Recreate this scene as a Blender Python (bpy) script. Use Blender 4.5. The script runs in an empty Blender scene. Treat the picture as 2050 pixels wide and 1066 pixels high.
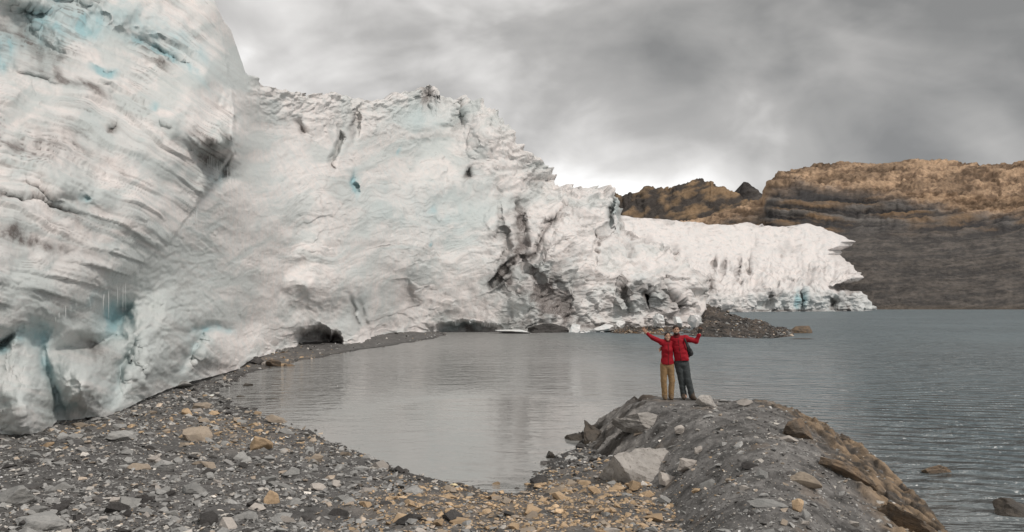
import bpy, bmesh, math, random
import numpy as np
from mathutils import Vector, Matrix

# ------------------------------------------------------------------ camera, sky, sun, exposure
F, CX, YH, H = 1609.0, 1025.0, 605.0, 3.6      # focal length (px of a 2050 px wide frame), centre, horizon row, eye height (m)
scene = bpy.context.scene
C = scene.collection
cam_d = bpy.data.cameras.new('camera')
cam = bpy.data.objects.new('camera', cam_d)
C.objects.link(cam)
cam.location = (0, 0, H)
cam.rotation_euler = (math.radians(90), 0, 0)
cam_d.sensor_width = 36
cam_d.lens = 36 * F / 2050
cam_d.shift_y = (YH - 533) / 2050
cam_d.clip_end = 20000
scene.camera = cam

SUN_EL, SUN_AZ = math.radians(46), math.radians(128)   # azimuth clockwise from +Y (view direction): behind and right
sun_d = bpy.data.lights.new('sun', 'SUN')
sun_d.energy = 1.4
sun_d.angle = math.radians(10)
sun_d.color = (1.0, 0.93, 0.86)
sun = bpy.data.objects.new('sun', sun_d)
C.objects.link(sun)
sdir = Vector((math.sin(SUN_AZ) * math.cos(SUN_EL), math.cos(SUN_AZ) * math.cos(SUN_EL), math.sin(SUN_EL)))
sun.rotation_euler = sdir.to_track_quat('Z', 'Y').to_euler()
sun.location = sdir * 200

scene.view_settings.view_transform = 'Standard'
scene.view_settings.look = 'None'
scene.view_settings.exposure = 0.45
scene.view_settings.gamma = 1.0
scene.view_settings.use_curve_mapping = False


class NT:
    """small helper round a node tree"""
    def __init__(self, tree):
        self.t = tree
        tree.nodes.clear()
    def n(self, kind, **kw):
        nd = self.t.nodes.new(kind)
        for k, v in kw.items():
            setattr(nd, k, v)
        return nd
    def l(self, a, b):
        self.t.links.new(a, b)
    def val(self, sock, v):
        if hasattr(v, 'links') or isinstance(v, bpy.types.NodeSocket):
            self.l(v, sock)
        else:
            sock.default_value = v
    def math(self, op, a, b=None, c=None, clamp=False):
        nd = self.n('ShaderNodeMath', operation=op, use_clamp=clamp)
        for i, v in enumerate((a, b, c)):
            if v is not None:
                self.val(nd.inputs[i], v)
        return nd.outputs[0]
    def vmath(self, op, a, b=None):
        nd = self.n('ShaderNodeVectorMath', operation=op)
        for i, v in enumerate((a, b)):
            if v is not None:
                self.val(nd.inputs[i], v)
        return nd.outputs['Value'] if op in ('DISTANCE', 'LENGTH', 'DOT_PRODUCT') else nd.outputs[0]
    def mix(self, fac, a, b, blend='MIX'):
        nd = self.n('ShaderNodeMix', data_type='RGBA', blend_type=blend)
        self.val(nd.inputs[0], fac)
        for s, v in ((nd.inputs[6], a), (nd.inputs[7], b)):
            if isinstance(v, tuple) and len(v) == 3:
                v = (*v, 1)
            self.val(s, v)
        return nd.outputs[2]
    def noise(self, vec, scale, detail=4, rough=.55, dist=0.0):
        nd = self.n('ShaderNodeTexNoise')
        if vec is not None:
            self.l(vec, nd.inputs['Vector'])
        nd.inputs['Scale'].default_value = scale
        nd.inputs['Detail'].default_value = detail
        nd.inputs['Roughness'].default_value = rough
        nd.inputs['Distortion'].default_value = dist
        return nd.outputs['Fac']
    def ramp(self, fac, lo, hi, a=0.0, b=1.0, smooth=True):
        nd = self.n('ShaderNodeMapRange')
        nd.interpolation_type = 'SMOOTHSTEP' if smooth else 'LINEAR'
        self.val(nd.inputs[0], fac)
        for i, v in enumerate((lo, hi, a, b)):
            nd.inputs[i + 1].default_value = v
        return nd.outputs[0]
    def mapping(self, vec, scale=(1, 1, 1), loc=(0, 0, 0), rot=(0, 0, 0)):
        nd = self.n('ShaderNodeMapping')
        self.l(vec, nd.inputs[0])
        nd.inputs['Location'].default_value = loc
        nd.inputs['Rotation'].default_value = rot
        nd.inputs['Scale'].default_value = scale
        return nd.outputs[0]


def pixdir(px, py):
    v = Vector(((px - CX) / F, 1, (YH - py) / F))
    return v.normalized()


world = bpy.data.worlds.new('World')
scene.world = world
world.use_nodes = True
w = NT(world.node_tree)
out = w.n('ShaderNodeOutputWorld')
sky = w.n('ShaderNodeTexSky', sky_type='NISHITA')
sky.sun_disc = False
sky.sun_elevation = SUN_EL
sky.sun_rotation = SUN_AZ
sky.altitude = 4000
bg1 = w.n('ShaderNodeBackground')
w.l(sky.outputs[0], bg1.inputs[0])
bg1.inputs[1].default_value = 0.1
tc = w.n('ShaderNodeTexCoord')
d = tc.outputs['Generated']
sep = w.n('ShaderNodeSeparateXYZ')
w.l(d, sep.inputs[0])
den = w.math('ADD', w.math('MAXIMUM', sep.outputs[2], 0.0), 0.30)
comb = w.n('ShaderNodeCombineXYZ')
w.l(w.math('DIVIDE', sep.outputs[0], den), comb.inputs[0])
w.l(w.math('DIVIDE', sep.outputs[1], den), comb.inputs[1])
flat = comb.outputs[0]                                   # the cloud layer seen in perspective
dn_ = w.vmath('NORMALIZE', d)
cl_big = w.noise(w.mapping(dn_, (2.2, 2.2, 5.0), (3.1, 1.7, .6), (0, math.radians(-18), 0)), 1.0, 3, .5, .3)
cl_mid = w.noise(w.mapping(dn_, (4.2, 4.2, 7.5), (.7, 5.2, 2.3), (0, math.radians(-24), 0)), 1.0, 4, .48, .5)
cl_sm = w.noise(w.mapping(dn_, (11., 11., 18.0), (7.4, 2.2, 1.0), (0, math.radians(-24), 0)), 1.0, 5, .55, .4)
thick = w.math('ADD', w.math('MULTIPLY', cl_big, .33), w.math('ADD', w.math('MULTIPLY', cl_mid, .60), w.math('MULTIPLY', cl_sm, .15)))


def bank(px, py, r, amt):                                # one large cloud bank or gap in its direction
    dist = w.vmath('DISTANCE', w.vmath('NORMALIZE', d), tuple(pixdir(px, py)))
    return w.ramp(dist, r, 0.0, 0.0, amt)


for px, py, r, amt in [(1500, 215, .26, .07), (1960, 150, .42, .17), (1290, 235, .15, .07), (1800, 320, .16, .07), (900, 70, .24, .07), (1250, 120, .24, .05),
                       (1420, 380, .24, -.20), (1800, 310, .10, -.06), (1130, 320, .18, -.07), (560, 150, .16, -.05), (1960, 310, .08, -.12), (950, 130, .07, -.05)]:
    thick = w.math('ADD', thick, bank(px, py, r, amt))
cr = w.n('ShaderNodeValToRGB')
w.l(thick, cr.inputs[0])
els = cr.color_ramp.elements
els[0].position, els[0].color = 0.395, (.93, .92, .905, 1)
els[1].position, els[1].color = 0.745, (.21, .208, .20, 1)
e = els.new(0.475); e.color = (.64, .625, .605, 1)
e = els.new(0.585); e.color = (.385, .375, .36, 1)
bg2 = w.n('ShaderNodeBackground')
w.l(cr.outputs[0], bg2.inputs[0])
bg2.inputs[1].default_value = 0.93
mx = w.n('ShaderNodeMixShader')
mx.inputs[0].default_value = 0.95
w.l(bg1.outputs[0], mx.inputs[1])
w.l(bg2.outputs[0], mx.inputs[2])
w.l(mx.outputs[0], out.inputs[0])

# ------------------------------------------------------------------ numeric helpers
_rs = np.random.RandomState(7)
_perm = np.concatenate([_rs.permutation(256)] * 3).astype(np.int32)
_g = _rs.normal(size=(256, 3)).astype(np.float32)
_g /= np.linalg.norm(_g, axis=1, keepdims=True)


def perlin(x, y, z=0.0):
    x, y, z = np.broadcast_arrays(np.asarray(x, np.float32), np.asarray(y, np.float32), np.asarray(z, np.float32))
    xi, yi, zi = np.floor(x), np.floor(y), np.floor(z)
    fx, fy, fz = x - xi, y - yi, z - zi
    X, Y, Z = xi.astype(np.int32) & 255, yi.astype(np.int32) & 255, zi.astype(np.int32) & 255
    u, v, t = (q * q * q * (q * (q * 6 - 15) + 10) for q in (fx, fy, fz))
    def g(i, j, k):
        h = _perm[_perm[_perm[X + i] + Y + j] + Z + k]
        gr = _g[h]
        return gr[..., 0] * (fx - i) + gr[..., 1] * (fy - j) + gr[..., 2] * (fz - k)
    x00 = g(0, 0, 0) * (1 - u) + g(1, 0, 0) * u
    x10 = g(0, 1, 0) * (1 - u) + g(1, 1, 0) * u
    x01 = g(0, 0, 1) * (1 - u) + g(1, 0, 1) * u
    x11 = g(0, 1, 1) * (1 - u) + g(1, 1, 1) * u
    return ((x00 * (1 - v) + x10 * v) * (1 - t) + (x01 * (1 - v) + x11 * v) * t) * 1.6


def fbm(x, y, z=0.0, oct=4, gain=.5):
    s, a = 0, 1.0
    for o in range(oct):
        s = s + a * perlin(x * 2 ** o, y * 2 ** o, np.asarray(z) * 2 ** o + 17.3 * o)
        a *= gain
    return s


def ridged(x, y, z=0.0, oct=4, gain=.5):
    s, a = 0, 1.0
    for o in range(oct):
        s = s + a * (1 - np.abs(perlin(x * 2 ** o, y * 2 ** o, np.asarray(z) * 2 ** o + 31.7 * o)) * 2)
        a *= gain
    return s


def facets(x, y, seed):
    """broken-ice facets: every cell is a tilted plane with its own offset; also returns the joint between cells"""
    xi, yi = np.floor(x).astype(np.int64), np.floor(y).astype(np.int64)
    best = np.full(x.shape, 1e9); sec = np.full(x.shape, 1e9); val = np.zeros(x.shape)
    for i in (-1, 0, 1):
        for j in (-1, 0, 1):
            cx_, cy_ = xi + i, yi + j
            hsh = _perm[(_perm[(cx_ + seed) & 255] + cy_) & 255]
            g1 = _g[hsh]; g2 = _g[_perm[hsh + 7]]
            dx, dy = x - (cx_ + .5 + .45 * g1[..., 0]), y - (cy_ + .5 + .45 * g1[..., 1])
            dd = dx * dx + dy * dy
            nv = g2[..., 0] * dx * 1.3 + g2[..., 1] * dy * 1.3 + .45 * g2[..., 2]
            closer = dd < best
            sec = np.where(closer, best, np.minimum(sec, dd))
            val = np.where(closer, nv, val)
            best = np.where(closer, dd, best)
    return val, np.clip((np.sqrt(sec) - np.sqrt(best)) / .12, 0, 1)


def sst(a, b, x):
    t = np.clip((x - a) / (b - a), 0, 1)
    return t * t * (3 - 2 * t)


def rbf(cx_, cy_, cv, X, Y):
    """smooth surface through control points (linear kernel + plane)"""
    cx_, cy_, cv = (np.asarray(q, float) for q in (cx_, cy_, cv))
    n = len(cx_)
    r = np.hypot(cx_[:, None] - cx_[None], cy_[:, None] - cy_[None])
    A = np.zeros((n + 3, n + 3))
    A[:n, :n] = np.sqrt(r * r + 400)
    A[:n, n], A[:n, n + 1], A[:n, n + 2] = 1, cx_, cy_
    A[n:, :n] = A[:n, n:].T
    s = np.linalg.solve(A, np.concatenate([cv, [0, 0, 0]]))
    o = s[n] + s[n + 1] * X + s[n + 2] * Y
    for i in range(n):
        o = o + s[i] * np.sqrt((X - cx_[i]) ** 2 + (Y - cy_[i]) ** 2 + 400)
    return o


def grid_faces(nr, nc, flip=False):
    i = np.arange(nr - 1)[:, None] * nc + np.arange(nc - 1)[None]
    q = np.stack([i, i + 1, i + nc + 1, i + nc], -1).reshape(-1, 4)
    return q[:, ::-1] if flip else q


def mesh_np(name, V, faces, mat=None, smooth=True, attrs=None):
    me = bpy.data.meshes.new(name)
    V = np.ascontiguousarray(V, np.float32).reshape(-1, 3)
    faces = np.ascontiguousarray(faces, np.int32)
    k = faces.shape[1]
    me.vertices.add(len(V)); me.vertices.foreach_set('co', V.ravel())
    me.loops.add(faces.size); me.loops.foreach_set('vertex_index', faces.ravel())
    me.polygons.add(len(faces))
    me.polygons.foreach_set('loop_start', np.arange(0, faces.size, k, dtype=np.int32))
    me.polygons.foreach_set('loop_total', np.full(len(faces), k, np.int32))
    me.update(calc_edges=True)
    me.polygons.foreach_set('use_smooth', np.full(len(faces), smooth))
    for an, arr in (attrs or {}).items():
        at = me.attributes.new(an, 'FLOAT_COLOR', 'POINT')
        a4 = np.ones((len(V), 4), np.float32)
        a4[:, :arr.shape[-1]] = arr.reshape(len(V), -1)
        at.data.foreach_set('color', a4.ravel())
    if mat:
        me.materials.append(mat)
    return me


def link(name, me, parent=None, loc=None, label=None, cat=None, group=None, kind=None):
    o = bpy.data.objects.new(name, me)
    C.objects.link(o)
    if parent:
        o.parent = parent
    if loc is not None:
        o.location = loc
    if label: o['label'] = label
    if cat: o['category'] = cat
    if group: o['group'] = group
    if kind: o['kind'] = kind
    return o


def grid_normals(P):
    du = np.gradient(P, axis=1)
    dv = np.gradient(P, axis=0)
    n = np.cross(du, dv)
    return n / (np.linalg.norm(n, axis=-1, keepdims=True) + 1e-9)


def ray_pts(px, py, D):
    return np.stack([(px - CX) / F * D, D + 0 * px, H + (YH - py) / F * D], -1)


def gnd(px, py, z=0.0):
    D = (H - z) * F / (py - YH)
    return ((px - CX) / F * D, D)


# ------------------------------------------------------------------ materials
def new_mat(name):
    m = bpy.data.materials.new(name)
    m.use_nodes = True
    t = NT(m.node_tree)
    o = t.n('ShaderNodeOutputMaterial')
    b = t.n('ShaderNodeBsdfPrincipled')
    t.l(b.outputs[0], o.inputs[0])
    return m, t, b


def bump(t, b, h, strength, dist, base=None):
    bp = t.n('ShaderNodeBump')
    bp.inputs['Strength'].default_value = strength
    bp.inputs['Distance'].default_value = dist
    t.l(h, bp.inputs['Height'])
    if base is not None:
        t.l(base, bp.inputs['Normal'])
    t.l(bp.outputs[0], b.inputs['Normal'])
    return bp.outputs[0]


def geo_pos(t):
    return t.n('ShaderNodeNewGeometry').outputs['Position']


def ice_material(name, grain=1.0):
    m, t, b = new_mat(name)
    at = t.n('ShaderNodeAttribute', attribute_name='mask')
    s = t.n('ShaderNodeSeparateColor')
    t.l(at.outputs['Color'], s.inputs[0])
    dirt_dark, blue, grey = s.outputs
    p = geo_pos(t)
    n1 = t.noise(p, 1.3 * grain, 6, .65)
    n2 = t.noise(p, 7.0 * grain, 5, .7)
    col = t.mix(t.ramp(n1, .35, .68), (.83, .775, .75), (.73, .725, .715))
    col = t.mix(t.math('MULTIPLY', t.ramp(n2, .5, .72), .22), col, (.60, .56, .54))
    g1 = t.noise(p, 17.0 * grain, 8, .75)
    g2 = t.noise(p, 5.5 * grain, 8, .78, .6)
    col = t.mix(t.math('MULTIPLY', t.ramp(g2, .54, .66), .30), col, (.52, .47, .445))
    col = t.mix(t.math('MULTIPLY', t.ramp(g1, .56, .68), .25), col, (.46, .43, .42))
    col = t.mix(t.math('MULTIPLY', t.ramp(g1, .44, .32), .35), col, (.86, .84, .83))
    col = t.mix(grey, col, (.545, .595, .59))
    col = t.mix(blue, col, (.34, .535, .575))
    dn = t.math('MULTIPLY', dirt_dark, t.ramp(n2, .25, .6, .55, 1.0))
    col = t.mix(dn, col, (.15, .13, .122))
    t.l(col, b.inputs['Base Color'])
    b.inputs['Roughness'].default_value = .42
    b.inputs['IOR'].default_value = 1.31
    b.inputs['Subsurface Weight'].default_value = 0.0
    n3 = t.noise(p, 3.2 * grain, 9, .74)
    bump(t, b, n3, .5, .17 / grain)
    return m


M = {}
M['ice'] = ice_material('glacier_ice', 1.0)
M['ice_far'] = ice_material('glacier_ice_far', .25)


def rock_material(name, c1, c2, c3, scale=1.0, rough=.85, bstr=.6, strata=0.0, rnd=0.25):
    m, t, b = new_mat(name)
    tcn = t.n('ShaderNodeTexCoord')
    p = tcn.outputs['Object']
    oi = t.n('ShaderNodeObjectInfo')
    off = t.vmath('ADD', p, t.vmath('SCALE', oi.outputs['Location']))
    n1 = t.noise(off, 1.6 * scale, 6, .62, .4)
    n2 = t.noise(off, 9 * scale, 6, .68)
    col = t.mix(t.ramp(n1, .36, .64), c1, c2)
    col = t.mix(t.math('MULTIPLY', t.ramp(n2, .52, .7), .8), col, c3)
    v = t.ramp(oi.outputs['Random'], 0, 1, 1 - rnd, 1 + rnd, False)
    hs = t.n('ShaderNodeHueSaturation')
    t.l(col, hs.inputs['Color'])
    t.l(v, hs.inputs['Value'])
    t.l(hs.outputs[0], b.inputs['Base Color'])
    b.inputs['Roughness'].default_value = rough
    b.inputs['Specular IOR Level'].default_value = .3
    h = n2
    if strata:
        ms = t.mapping(off, (1, 1, strata), rot=(.35, .5, .2))
        h = t.math('ADD', n2, t.noise(ms, 2.0 * scale, 4, .6))
    bump(t, b, h, bstr, .05 / scale)
    return m


M['slate'] = rock_material('grey_slate', (.27, .27, .262), (.35, .345, .33), (.17, .17, .168), 4)
M['dark'] = rock_material('dark_slate', (.05, .047, .045), (.085, .08, .077), (.035, .033, .032), 4)
M['ochre'] = rock_material('ochre_stone', (.47, .345, .22), (.41, .30, .195), (.26, .18, .115), 4)
M['pale'] = rock_material('pale_stone', (.46, .42, .38), (.38, .35, .32), (.27, .25, .23), 4)
M['tan'] = rock_material('tan_stone', (.36, .30, .235), (.30, .25, .20), (.20, .17, .14), 4)
M['granite'] = rock_material('pale_granite', (.46, .435, .405), (.34, .32, .30), (.17, .15, .13), 1.6, .85, .8)
M['brown'] = rock_material('brown_rock', (.23, .165, .11), (.13, .107, .086), (.055, .047, .042), 2.4, .85, 1.0, 7.0)
M['wet'] = rock_material('wet_dark_rock', (.05, .043, .036), (.085, .07, .055), (.03, .027, .025), 2, .45, .8)


def attr_rock(name, bscale, bstr, bdist, rough=.9, n_scale=3.0):
    m, t, b = new_mat(name)
    at = t.n('ShaderNodeAttribute', attribute_name='Col')
    p = geo_pos(t)
    n1 = t.noise(p, n_scale, 7, .68)
    n2 = t.noise(p, bscale, 7, .68)
    c = t.mix(1.0, at.outputs['Color'], t.ramp(n1, .3, .7, .62, 1.35, False), 'MULTIPLY')
    t.l(c, b.inputs['Base Color'])
    b.inputs['Roughness'].default_value = rough
    b.inputs['Specular IOR Level'].default_value = .25
    bump(t, b, n2, bstr, bdist)
    return m


M['ground'] = attr_rock('gravel_ground', 14.0, .9, .06, .9, 9.0)
M['gravel'] = attr_rock('loose_gravel', 26.0, .5, .015, .85, 14.0)
M['outcrop'] = attr_rock('outcrop_rock', 9.0, .9, .06, .85, 6.0)
M['mount'] = attr_rock('mountain_rock', .22, 1.0, 4.0, .95, .12)
M['ridge'] = attr_rock('ridge_rock', .10, 1.0, 5.0, .95, .04)
M['spit'] = attr_rock('moraine_gravel', 3.0, 1.0, .25, .9, 1.6)

# ------------------------------------------------------------------ lake
m, t, b = new_mat('lake_water')
p = geo_pos(t)
n_m = t.noise(p, .045, 3, .5)
sepw = t.n('ShaderNodeSeparateXYZ')
t.l(p, sepw.inputs[0])
# wind-ruffled water; a calm pool in the near bay, sheltered by the rock
calm_d = t.vmath('DISTANCE', t.mapping(p, (1, .62, 0), (0, 0, 0)), (-1.0, 14.5, 0))
calm = t.ramp(calm_d, 4.0, 9.0)
calm2 = t.ramp(t.vmath('DISTANCE', t.mapping(p, (1, .35, 0)), (3.0, 14.0, 0)), 2.0, 8.0)
rough_mask = t.math('MULTIPLY', t.math('MULTIPLY', calm, t.math('ADD', t.math('MULTIPLY', calm2, .75), .25)), t.ramp(n_m, .30, .62, .65, 1.25))
w_big = t.noise(t.mapping(p, (.38, 1.0, 1), rot=(0, 0, .22)), .75, 3, .6, .5)
w_mid = t.noise(t.mapping(p, (.6, 1.0, 1), rot=(0, 0, -.15)), 2.3, 3, .6, .4)
w_sm = t.noise(p, 8.0, 2, .5, .3)
right = t.ramp(sepw.outputs[0], 0.0, 12.0, .85, 1.35)
hgt = t.math('ADD', t.math('MULTIPLY', t.math('MULTIPLY', w_big, right), 3.0), t.math('ADD', t.math('MULTIPLY', w_mid, 1.2), t.math('MULTIPLY', w_sm, .06)))
wt = t.n('ShaderNodeTexWave', wave_type='BANDS', bands_direction='Y', wave_profile='SIN')
t.l(t.mapping(p, (1, 1, 1), rot=(0, 0, .30)), wt.inputs['Vector'])
for k_, v_ in (('Scale', .42), ('Distortion', 5.0), ('Detail', 2.0), ('Detail Scale', .9), ('Detail Roughness', .5)):
    wt.inputs[k_].default_value = v_
train = t.math('MULTIPLY', wt.outputs['Fac'], t.ramp(sepw.outputs[0], 4.0, 10.0, 0.0, .65))
hgt = t.math('ADD', hgt, train)
hgt = t.math('MULTIPLY', hgt, t.math('ADD', t.math('MULTIPLY', rough_mask, .965), .035))
bump(t, b, hgt, 1.0, .34)
t.l(t.math('ADD', t.ramp(sepw.outputs[1], 24.0, 95.0, .045, .26), t.ramp(sepw.outputs[0], 2.0, 6.5, 0.0, .13)), b.inputs['Roughness'])
silt_refl = t.ramp(t.math('ADD', sepw.outputs[0], t.math('MULTIPLY', t.noise(p, .06, 3), 8.0)), 5.0, 17.0)  # paler bay: silt, plus ice and sky reflection put into the base colour
t.l(t.mix(silt_refl, (.285, .285, .277), (.14, .178, .195)), b.inputs['Base Color'])
b.inputs['IOR'].default_value = 1.333
M['water'] = m
wv = np.array([[-400, -60, 0], [1500, -60, 0], [1500, 1500, 0], [-400, 1500, 0]], float)
link('lake_water', mesh_np('lake_water', wv, np.array([[0, 1, 2, 3]]), M['water']), kind='structure')

# ------------------------------------------------------------------ beach ground
shore_px = [(1600, 1066), (1500, 965), (1300, 905), (1180, 893), (1130, 912), (1095, 945), (1075, 972), (1040, 988), (965, 985),
            (900, 975), (850, 962), (800, 945), (745, 917), (690, 892), (625, 862), (560, 846), (500, 826), (455, 803), (440, 786),
            (462, 772), (486, 752), (560, 731), (640, 716), (720, 701), (800, 690), (855, 681), (895, 671)]
land = [(14, -8), (9, 4)] + [gnd(*q) for q in shore_px] + [(-9, 100), (-40, 130), (-60, 60), (-40, -8)]
land = np.array(land)


def poly_sd(poly, X, Y):
    """signed distance, positive inside"""
    X, Y = np.asarray(X, float), np.asarray(Y, float)
    best = np.full(X.shape, 1e9)
    ins = np.zeros(X.shape, bool)
    n = len(poly)
    for i in range(n):
        (x0, y0), (x1, y1) = poly[i], poly[(i + 1) % n]
        dx, dy = x1 - x0, y1 - y0
        tt = np.clip(((X - x0) * dx + (Y - y0) * dy) / (dx * dx + dy * dy), 0, 1)
        best = np.minimum(best, np.hypot(X - x0 - tt * dx, Y - y0 - tt * dy))
        c = ((y0 > Y) != (y1 > Y)) & (X < (x1 - x0) * (Y - y0) / (y1 - y0 + 1e-12) + x0)
        ins ^= c
    return np.where(ins, best, -best)


def ground_z(X, Y):
    sd = poly_sd(land, X, Y)
    sd = sd + .35 * fbm(X / 2.2, Y / 2.2, 3.1, 3)
    z = np.where(sd > 0, .95 * (1 - np.exp(-np.maximum(sd, 0) / 8.5)), np.maximum(sd * .22, -2.0))
    amp = sst(-.2, 1.6, sd)
    return z + amp * (.09 * fbm(X / 1.7, Y / 1.7, .4, 4) + .05 * fbm(X / .35, Y / .35, 9.4, 3)), sd


def ochre_amount(X, Y):
    """where the loose stones turn ochre: by the bay and in drifts up the beach"""
    D = np.maximum(Y, 1.0)
    px, = (X / D * F + CX,)
    n = fbm(X / 1.9, Y / 1.9, 5.5, 3)
    a = -.02 + .18 * n
    for (qx, qy), r, s in [(gnd(1120, 985, .1), 2.0, .9), (gnd(960, 1020, .15), 2.0, .6), (gnd(1180, 1040, .2), 1.8, .8), (gnd(900, 1000, .15), 1.6, .45),
                           (gnd(480, 850, .25), 3.0, .40), (gnd(540, 870, .3), 2.0, .35), (gnd(600, 715, .1), 5.0, .6), (gnd(540, 725, .2), 4.0, .7)]:
        a = a + s * np.exp(-((X - qx) ** 2 + (Y - qy) ** 2) / (r * r))
    return np.clip(a, 0, 1)


cols = np.arange(-500, 2100, 6.0)
rows = np.geomspace(4.0, 125.0, 300)
PX, DD = np.meshgrid(cols, rows)
X, Y = (PX - CX) / F * DD, DD
Z, SD = ground_z(X, Y)
oc = ochre_amount(X, Y)
n = fbm(X / .5, Y / .5, 2.2, 4)
gc = np.array([.140, .136, .132]) * (1 + .35 * n)[..., None]
gc = gc + (oc * sst(-.3, .5, n))[..., None] * np.array([.06, .035, .012])
wet = sst(.75, .05, SD)
gc = gc * (1 - .45 * wet)[..., None]
link('ground', mesh_np('ground', np.stack([X, Y, Z], -1), grid_faces(*X.shape), M['ground'], attrs={'Col': np.clip(gc, .01, 1)}), kind='structure')

# ------------------------------------------------------------------ rock outcrop the couple stands on
SIL = np.array([  # column, skyline row, distance of the crest
    (1080, 905, 20.6), (1130, 874, 21.2), (1190, 846, 21.5), (1222, 822, 21.3), (1260, 808, 20.9), (1290, 801, 20.5), (1320, 799, 20.0), (1390, 800, 19.5),
    (1430, 802, 19.4), (1470, 806, 19.3), (1483, 796, 19.2), (1540, 806, 19.0), (1600, 830, 18.5), (1660, 860, 18.0), (1700, 882, 17.5),
    (1740, 906, 16.8), (1762, 928, 16.3), (1800, 966, 15.2), (1840, 1002, 13.9), (1870, 1036, 12.9), (1896, 1066, 12.3), (1950, 1125, 10.9), (2050, 1230, 9.0)])


_sx = np.arange(1000, 2200, 2.0)
def _gs(v, sg):
    k_ = np.exp(-.5 * (np.arange(-4 * sg, 4 * sg + 1) / sg) ** 2); k_ /= k_.sum()
    return np.convolve(np.pad(v, 4 * sg, mode='edge'), k_, 'valid')
_Ds = _gs(np.interp(_sx, SIL[:, 0], SIL[:, 2]), 8)
_zs = H - (np.interp(_sx, SIL[:, 0], SIL[:, 1]) - YH) / F * _Ds
_zb = _gs(_zs, 34)
_zs = _gs(_zs, 3)


def outcrop_raw(px, D):
    Ds, zs, zb = np.interp(px, _sx, _Ds), np.interp(px, _sx, _zs), np.interp(px, _sx, _zb)
    q = D / Ds
    kq = sst(.80, 1.0, q)
    zf = zb * (1 - kq) + zs * kq
    front = zf * (.70 + .30 * sst(.45, 1.0, q)) + .10 * np.exp(-((px - 1500) / 220.) ** 2) * np.exp(-((q - .72) / .2) ** 2)
    over = D - Ds
    back = zs - .16 * np.maximum(over, 0) ** 1.3 - .55 * np.maximum(over - .5, 0)
    z = np.where(over > 0, back, front)
    # left edge runs into the beach
    pl = np.interp(D, [8, 10, 13, 15.5, 18, 21, 24], [1330, 1335, 1310, 1262, 1190, 1120, 1100])
    m_ = 1 - (1 - np.clip((px - pl + 12) / np.interp(D, [13, 19.5], [330, 160]), 0, 1)) ** 2.2
    z = z * m_ - .25 * (1 - m_)
    # right flank plunges into the lake
    pr = np.interp(D, [6, 9, 12.3, 14, 16, 18, 20], [2300, 2050, 1900, 1842, 1775, 1690, 1640])
    z = z - .9 * sst(-10, 110, px - pr)
    return z


FOOT = H - (800 - YH) / F * 19.55


def outcrop_z(px, D):
    X, Y = (px - CX) / F * D, D
    z = outcrop_raw(px, D)
    # bare ledged rock on the right ridge, blocky rock on the left shoulder, sediment in between
    ridge_px = np.interp(D, [8, 12, 14, 16, 18, 19.5, 22], [1800, 1790, 1740, 1670, 1590, 1500, 1480])
    bare_r = sst(-70, 30, px - ridge_px + 45 * fbm(X / .8, Y / .8, 8.8, 3))
    bare_l = sst(1345, 1240, px + 60 * fbm(X / .7, Y / .7, 4.2, 3)) * sst(14.4, 16.0, D)
    u = X * .16 - Y * .987                             # along the ridge
    v = X * .987 + Y * .16 + .12 * fbm(X / 1.2, Y / 1.2, 5.9, 3)
    lay = perlin(u / 2.2, v / .16, 1.5) * .6 + perlin(u / 1.1, v / .07, 5.5) * .3
    lay = np.tanh(2.6 * lay)
    blk = ridged(X / .7, Y / .7, 2.5, 4)
    z = z + bare_r * (.085 * lay + .045 * (blk - 1) + .035 * fbm(X / .5, Y / .5, 6.1, 4)) + bare_l * .10 * (blk - .8)
    z = z + .05 * fbm(X / .9, Y / .9, 7.7, 4) + (1 - np.maximum(bare_r, bare_l)) * .015 * fbm(X / .12, Y / .12, 1.1, 3)
    f1, j1 = facets(X / .62 + .3 * fbm(X / .5, Y / .5, 3.3, 2), Y / .62, 21)
    f2, j2 = facets(X / .21, Y / .24, 23)
    bare = np.maximum(bare_r, bare_l)
    z = z + (.022 + .030 * bare_r + .075 * bare_l) * f1 + (.012 + .022 * bare) * f2 - .03 * bare_l * (1 - j1)
    wf = np.exp(-(np.hypot(X - 4.02, Y - 19.5) / .75) ** 4)
    z = z * (1 - wf) + (FOOT + .012 * fbm(X / .15, Y / .15, 1.9, 2)) * wf       # the trodden top where they stand
    return z, bare_r, bare_l, lay


cols = np.arange(1060, 2060, 3.0)
rows = np.linspace(6.0, 23.6, 430)
PX, DD = np.meshgrid(cols, rows)
X, Y = (PX - CX) / F * DD, DD
Z, br, bl, lay = outcrop_z(PX, DD)
n1 = fbm(X / .6, Y / .6, 12.2, 4)
n2 = fbm(X / .18, Y / .18, 3.3, 3)
sed = np.array([.160, .154, .148]) * (1 + .50 * n1 + .40 * n2)[..., None]
ochr = np.array([.27, .20, .135]) * (1 + .3 * n2)[..., None]
drk = np.array([.085, .075, .066]) * (1 + .3 * n2)[..., None]
paleg = np.array([.33, .31, .29]) * (1 + .3 * n1 + .2 * n2)[..., None]
k = sst(-.5, .7, lay * .6 + n1 * .8 + n2 * .5)[..., None]
barec = ochr * k + drk * (1 - k)
col = sed * (1 - br[..., None]) + barec * br[..., None]
col = col * (1 - bl[..., None]) + (paleg * .85 * sst(-.5, .4, n1)[..., None] + drk * .8 * (1 - sst(-.5, .4, n1))[..., None]) * bl[..., None]
patch = (sst(.35, .8, fbm(X / .8, Y / .8, 21.1, 4)) * (1 - br))[..., None]
col = col * (1 - .6 * patch) + .6 * patch * np.array([.20, .165, .135])
wet = sst(.22, .02, Z)[..., None]
col = col * (1 - .5 * wet)
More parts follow.
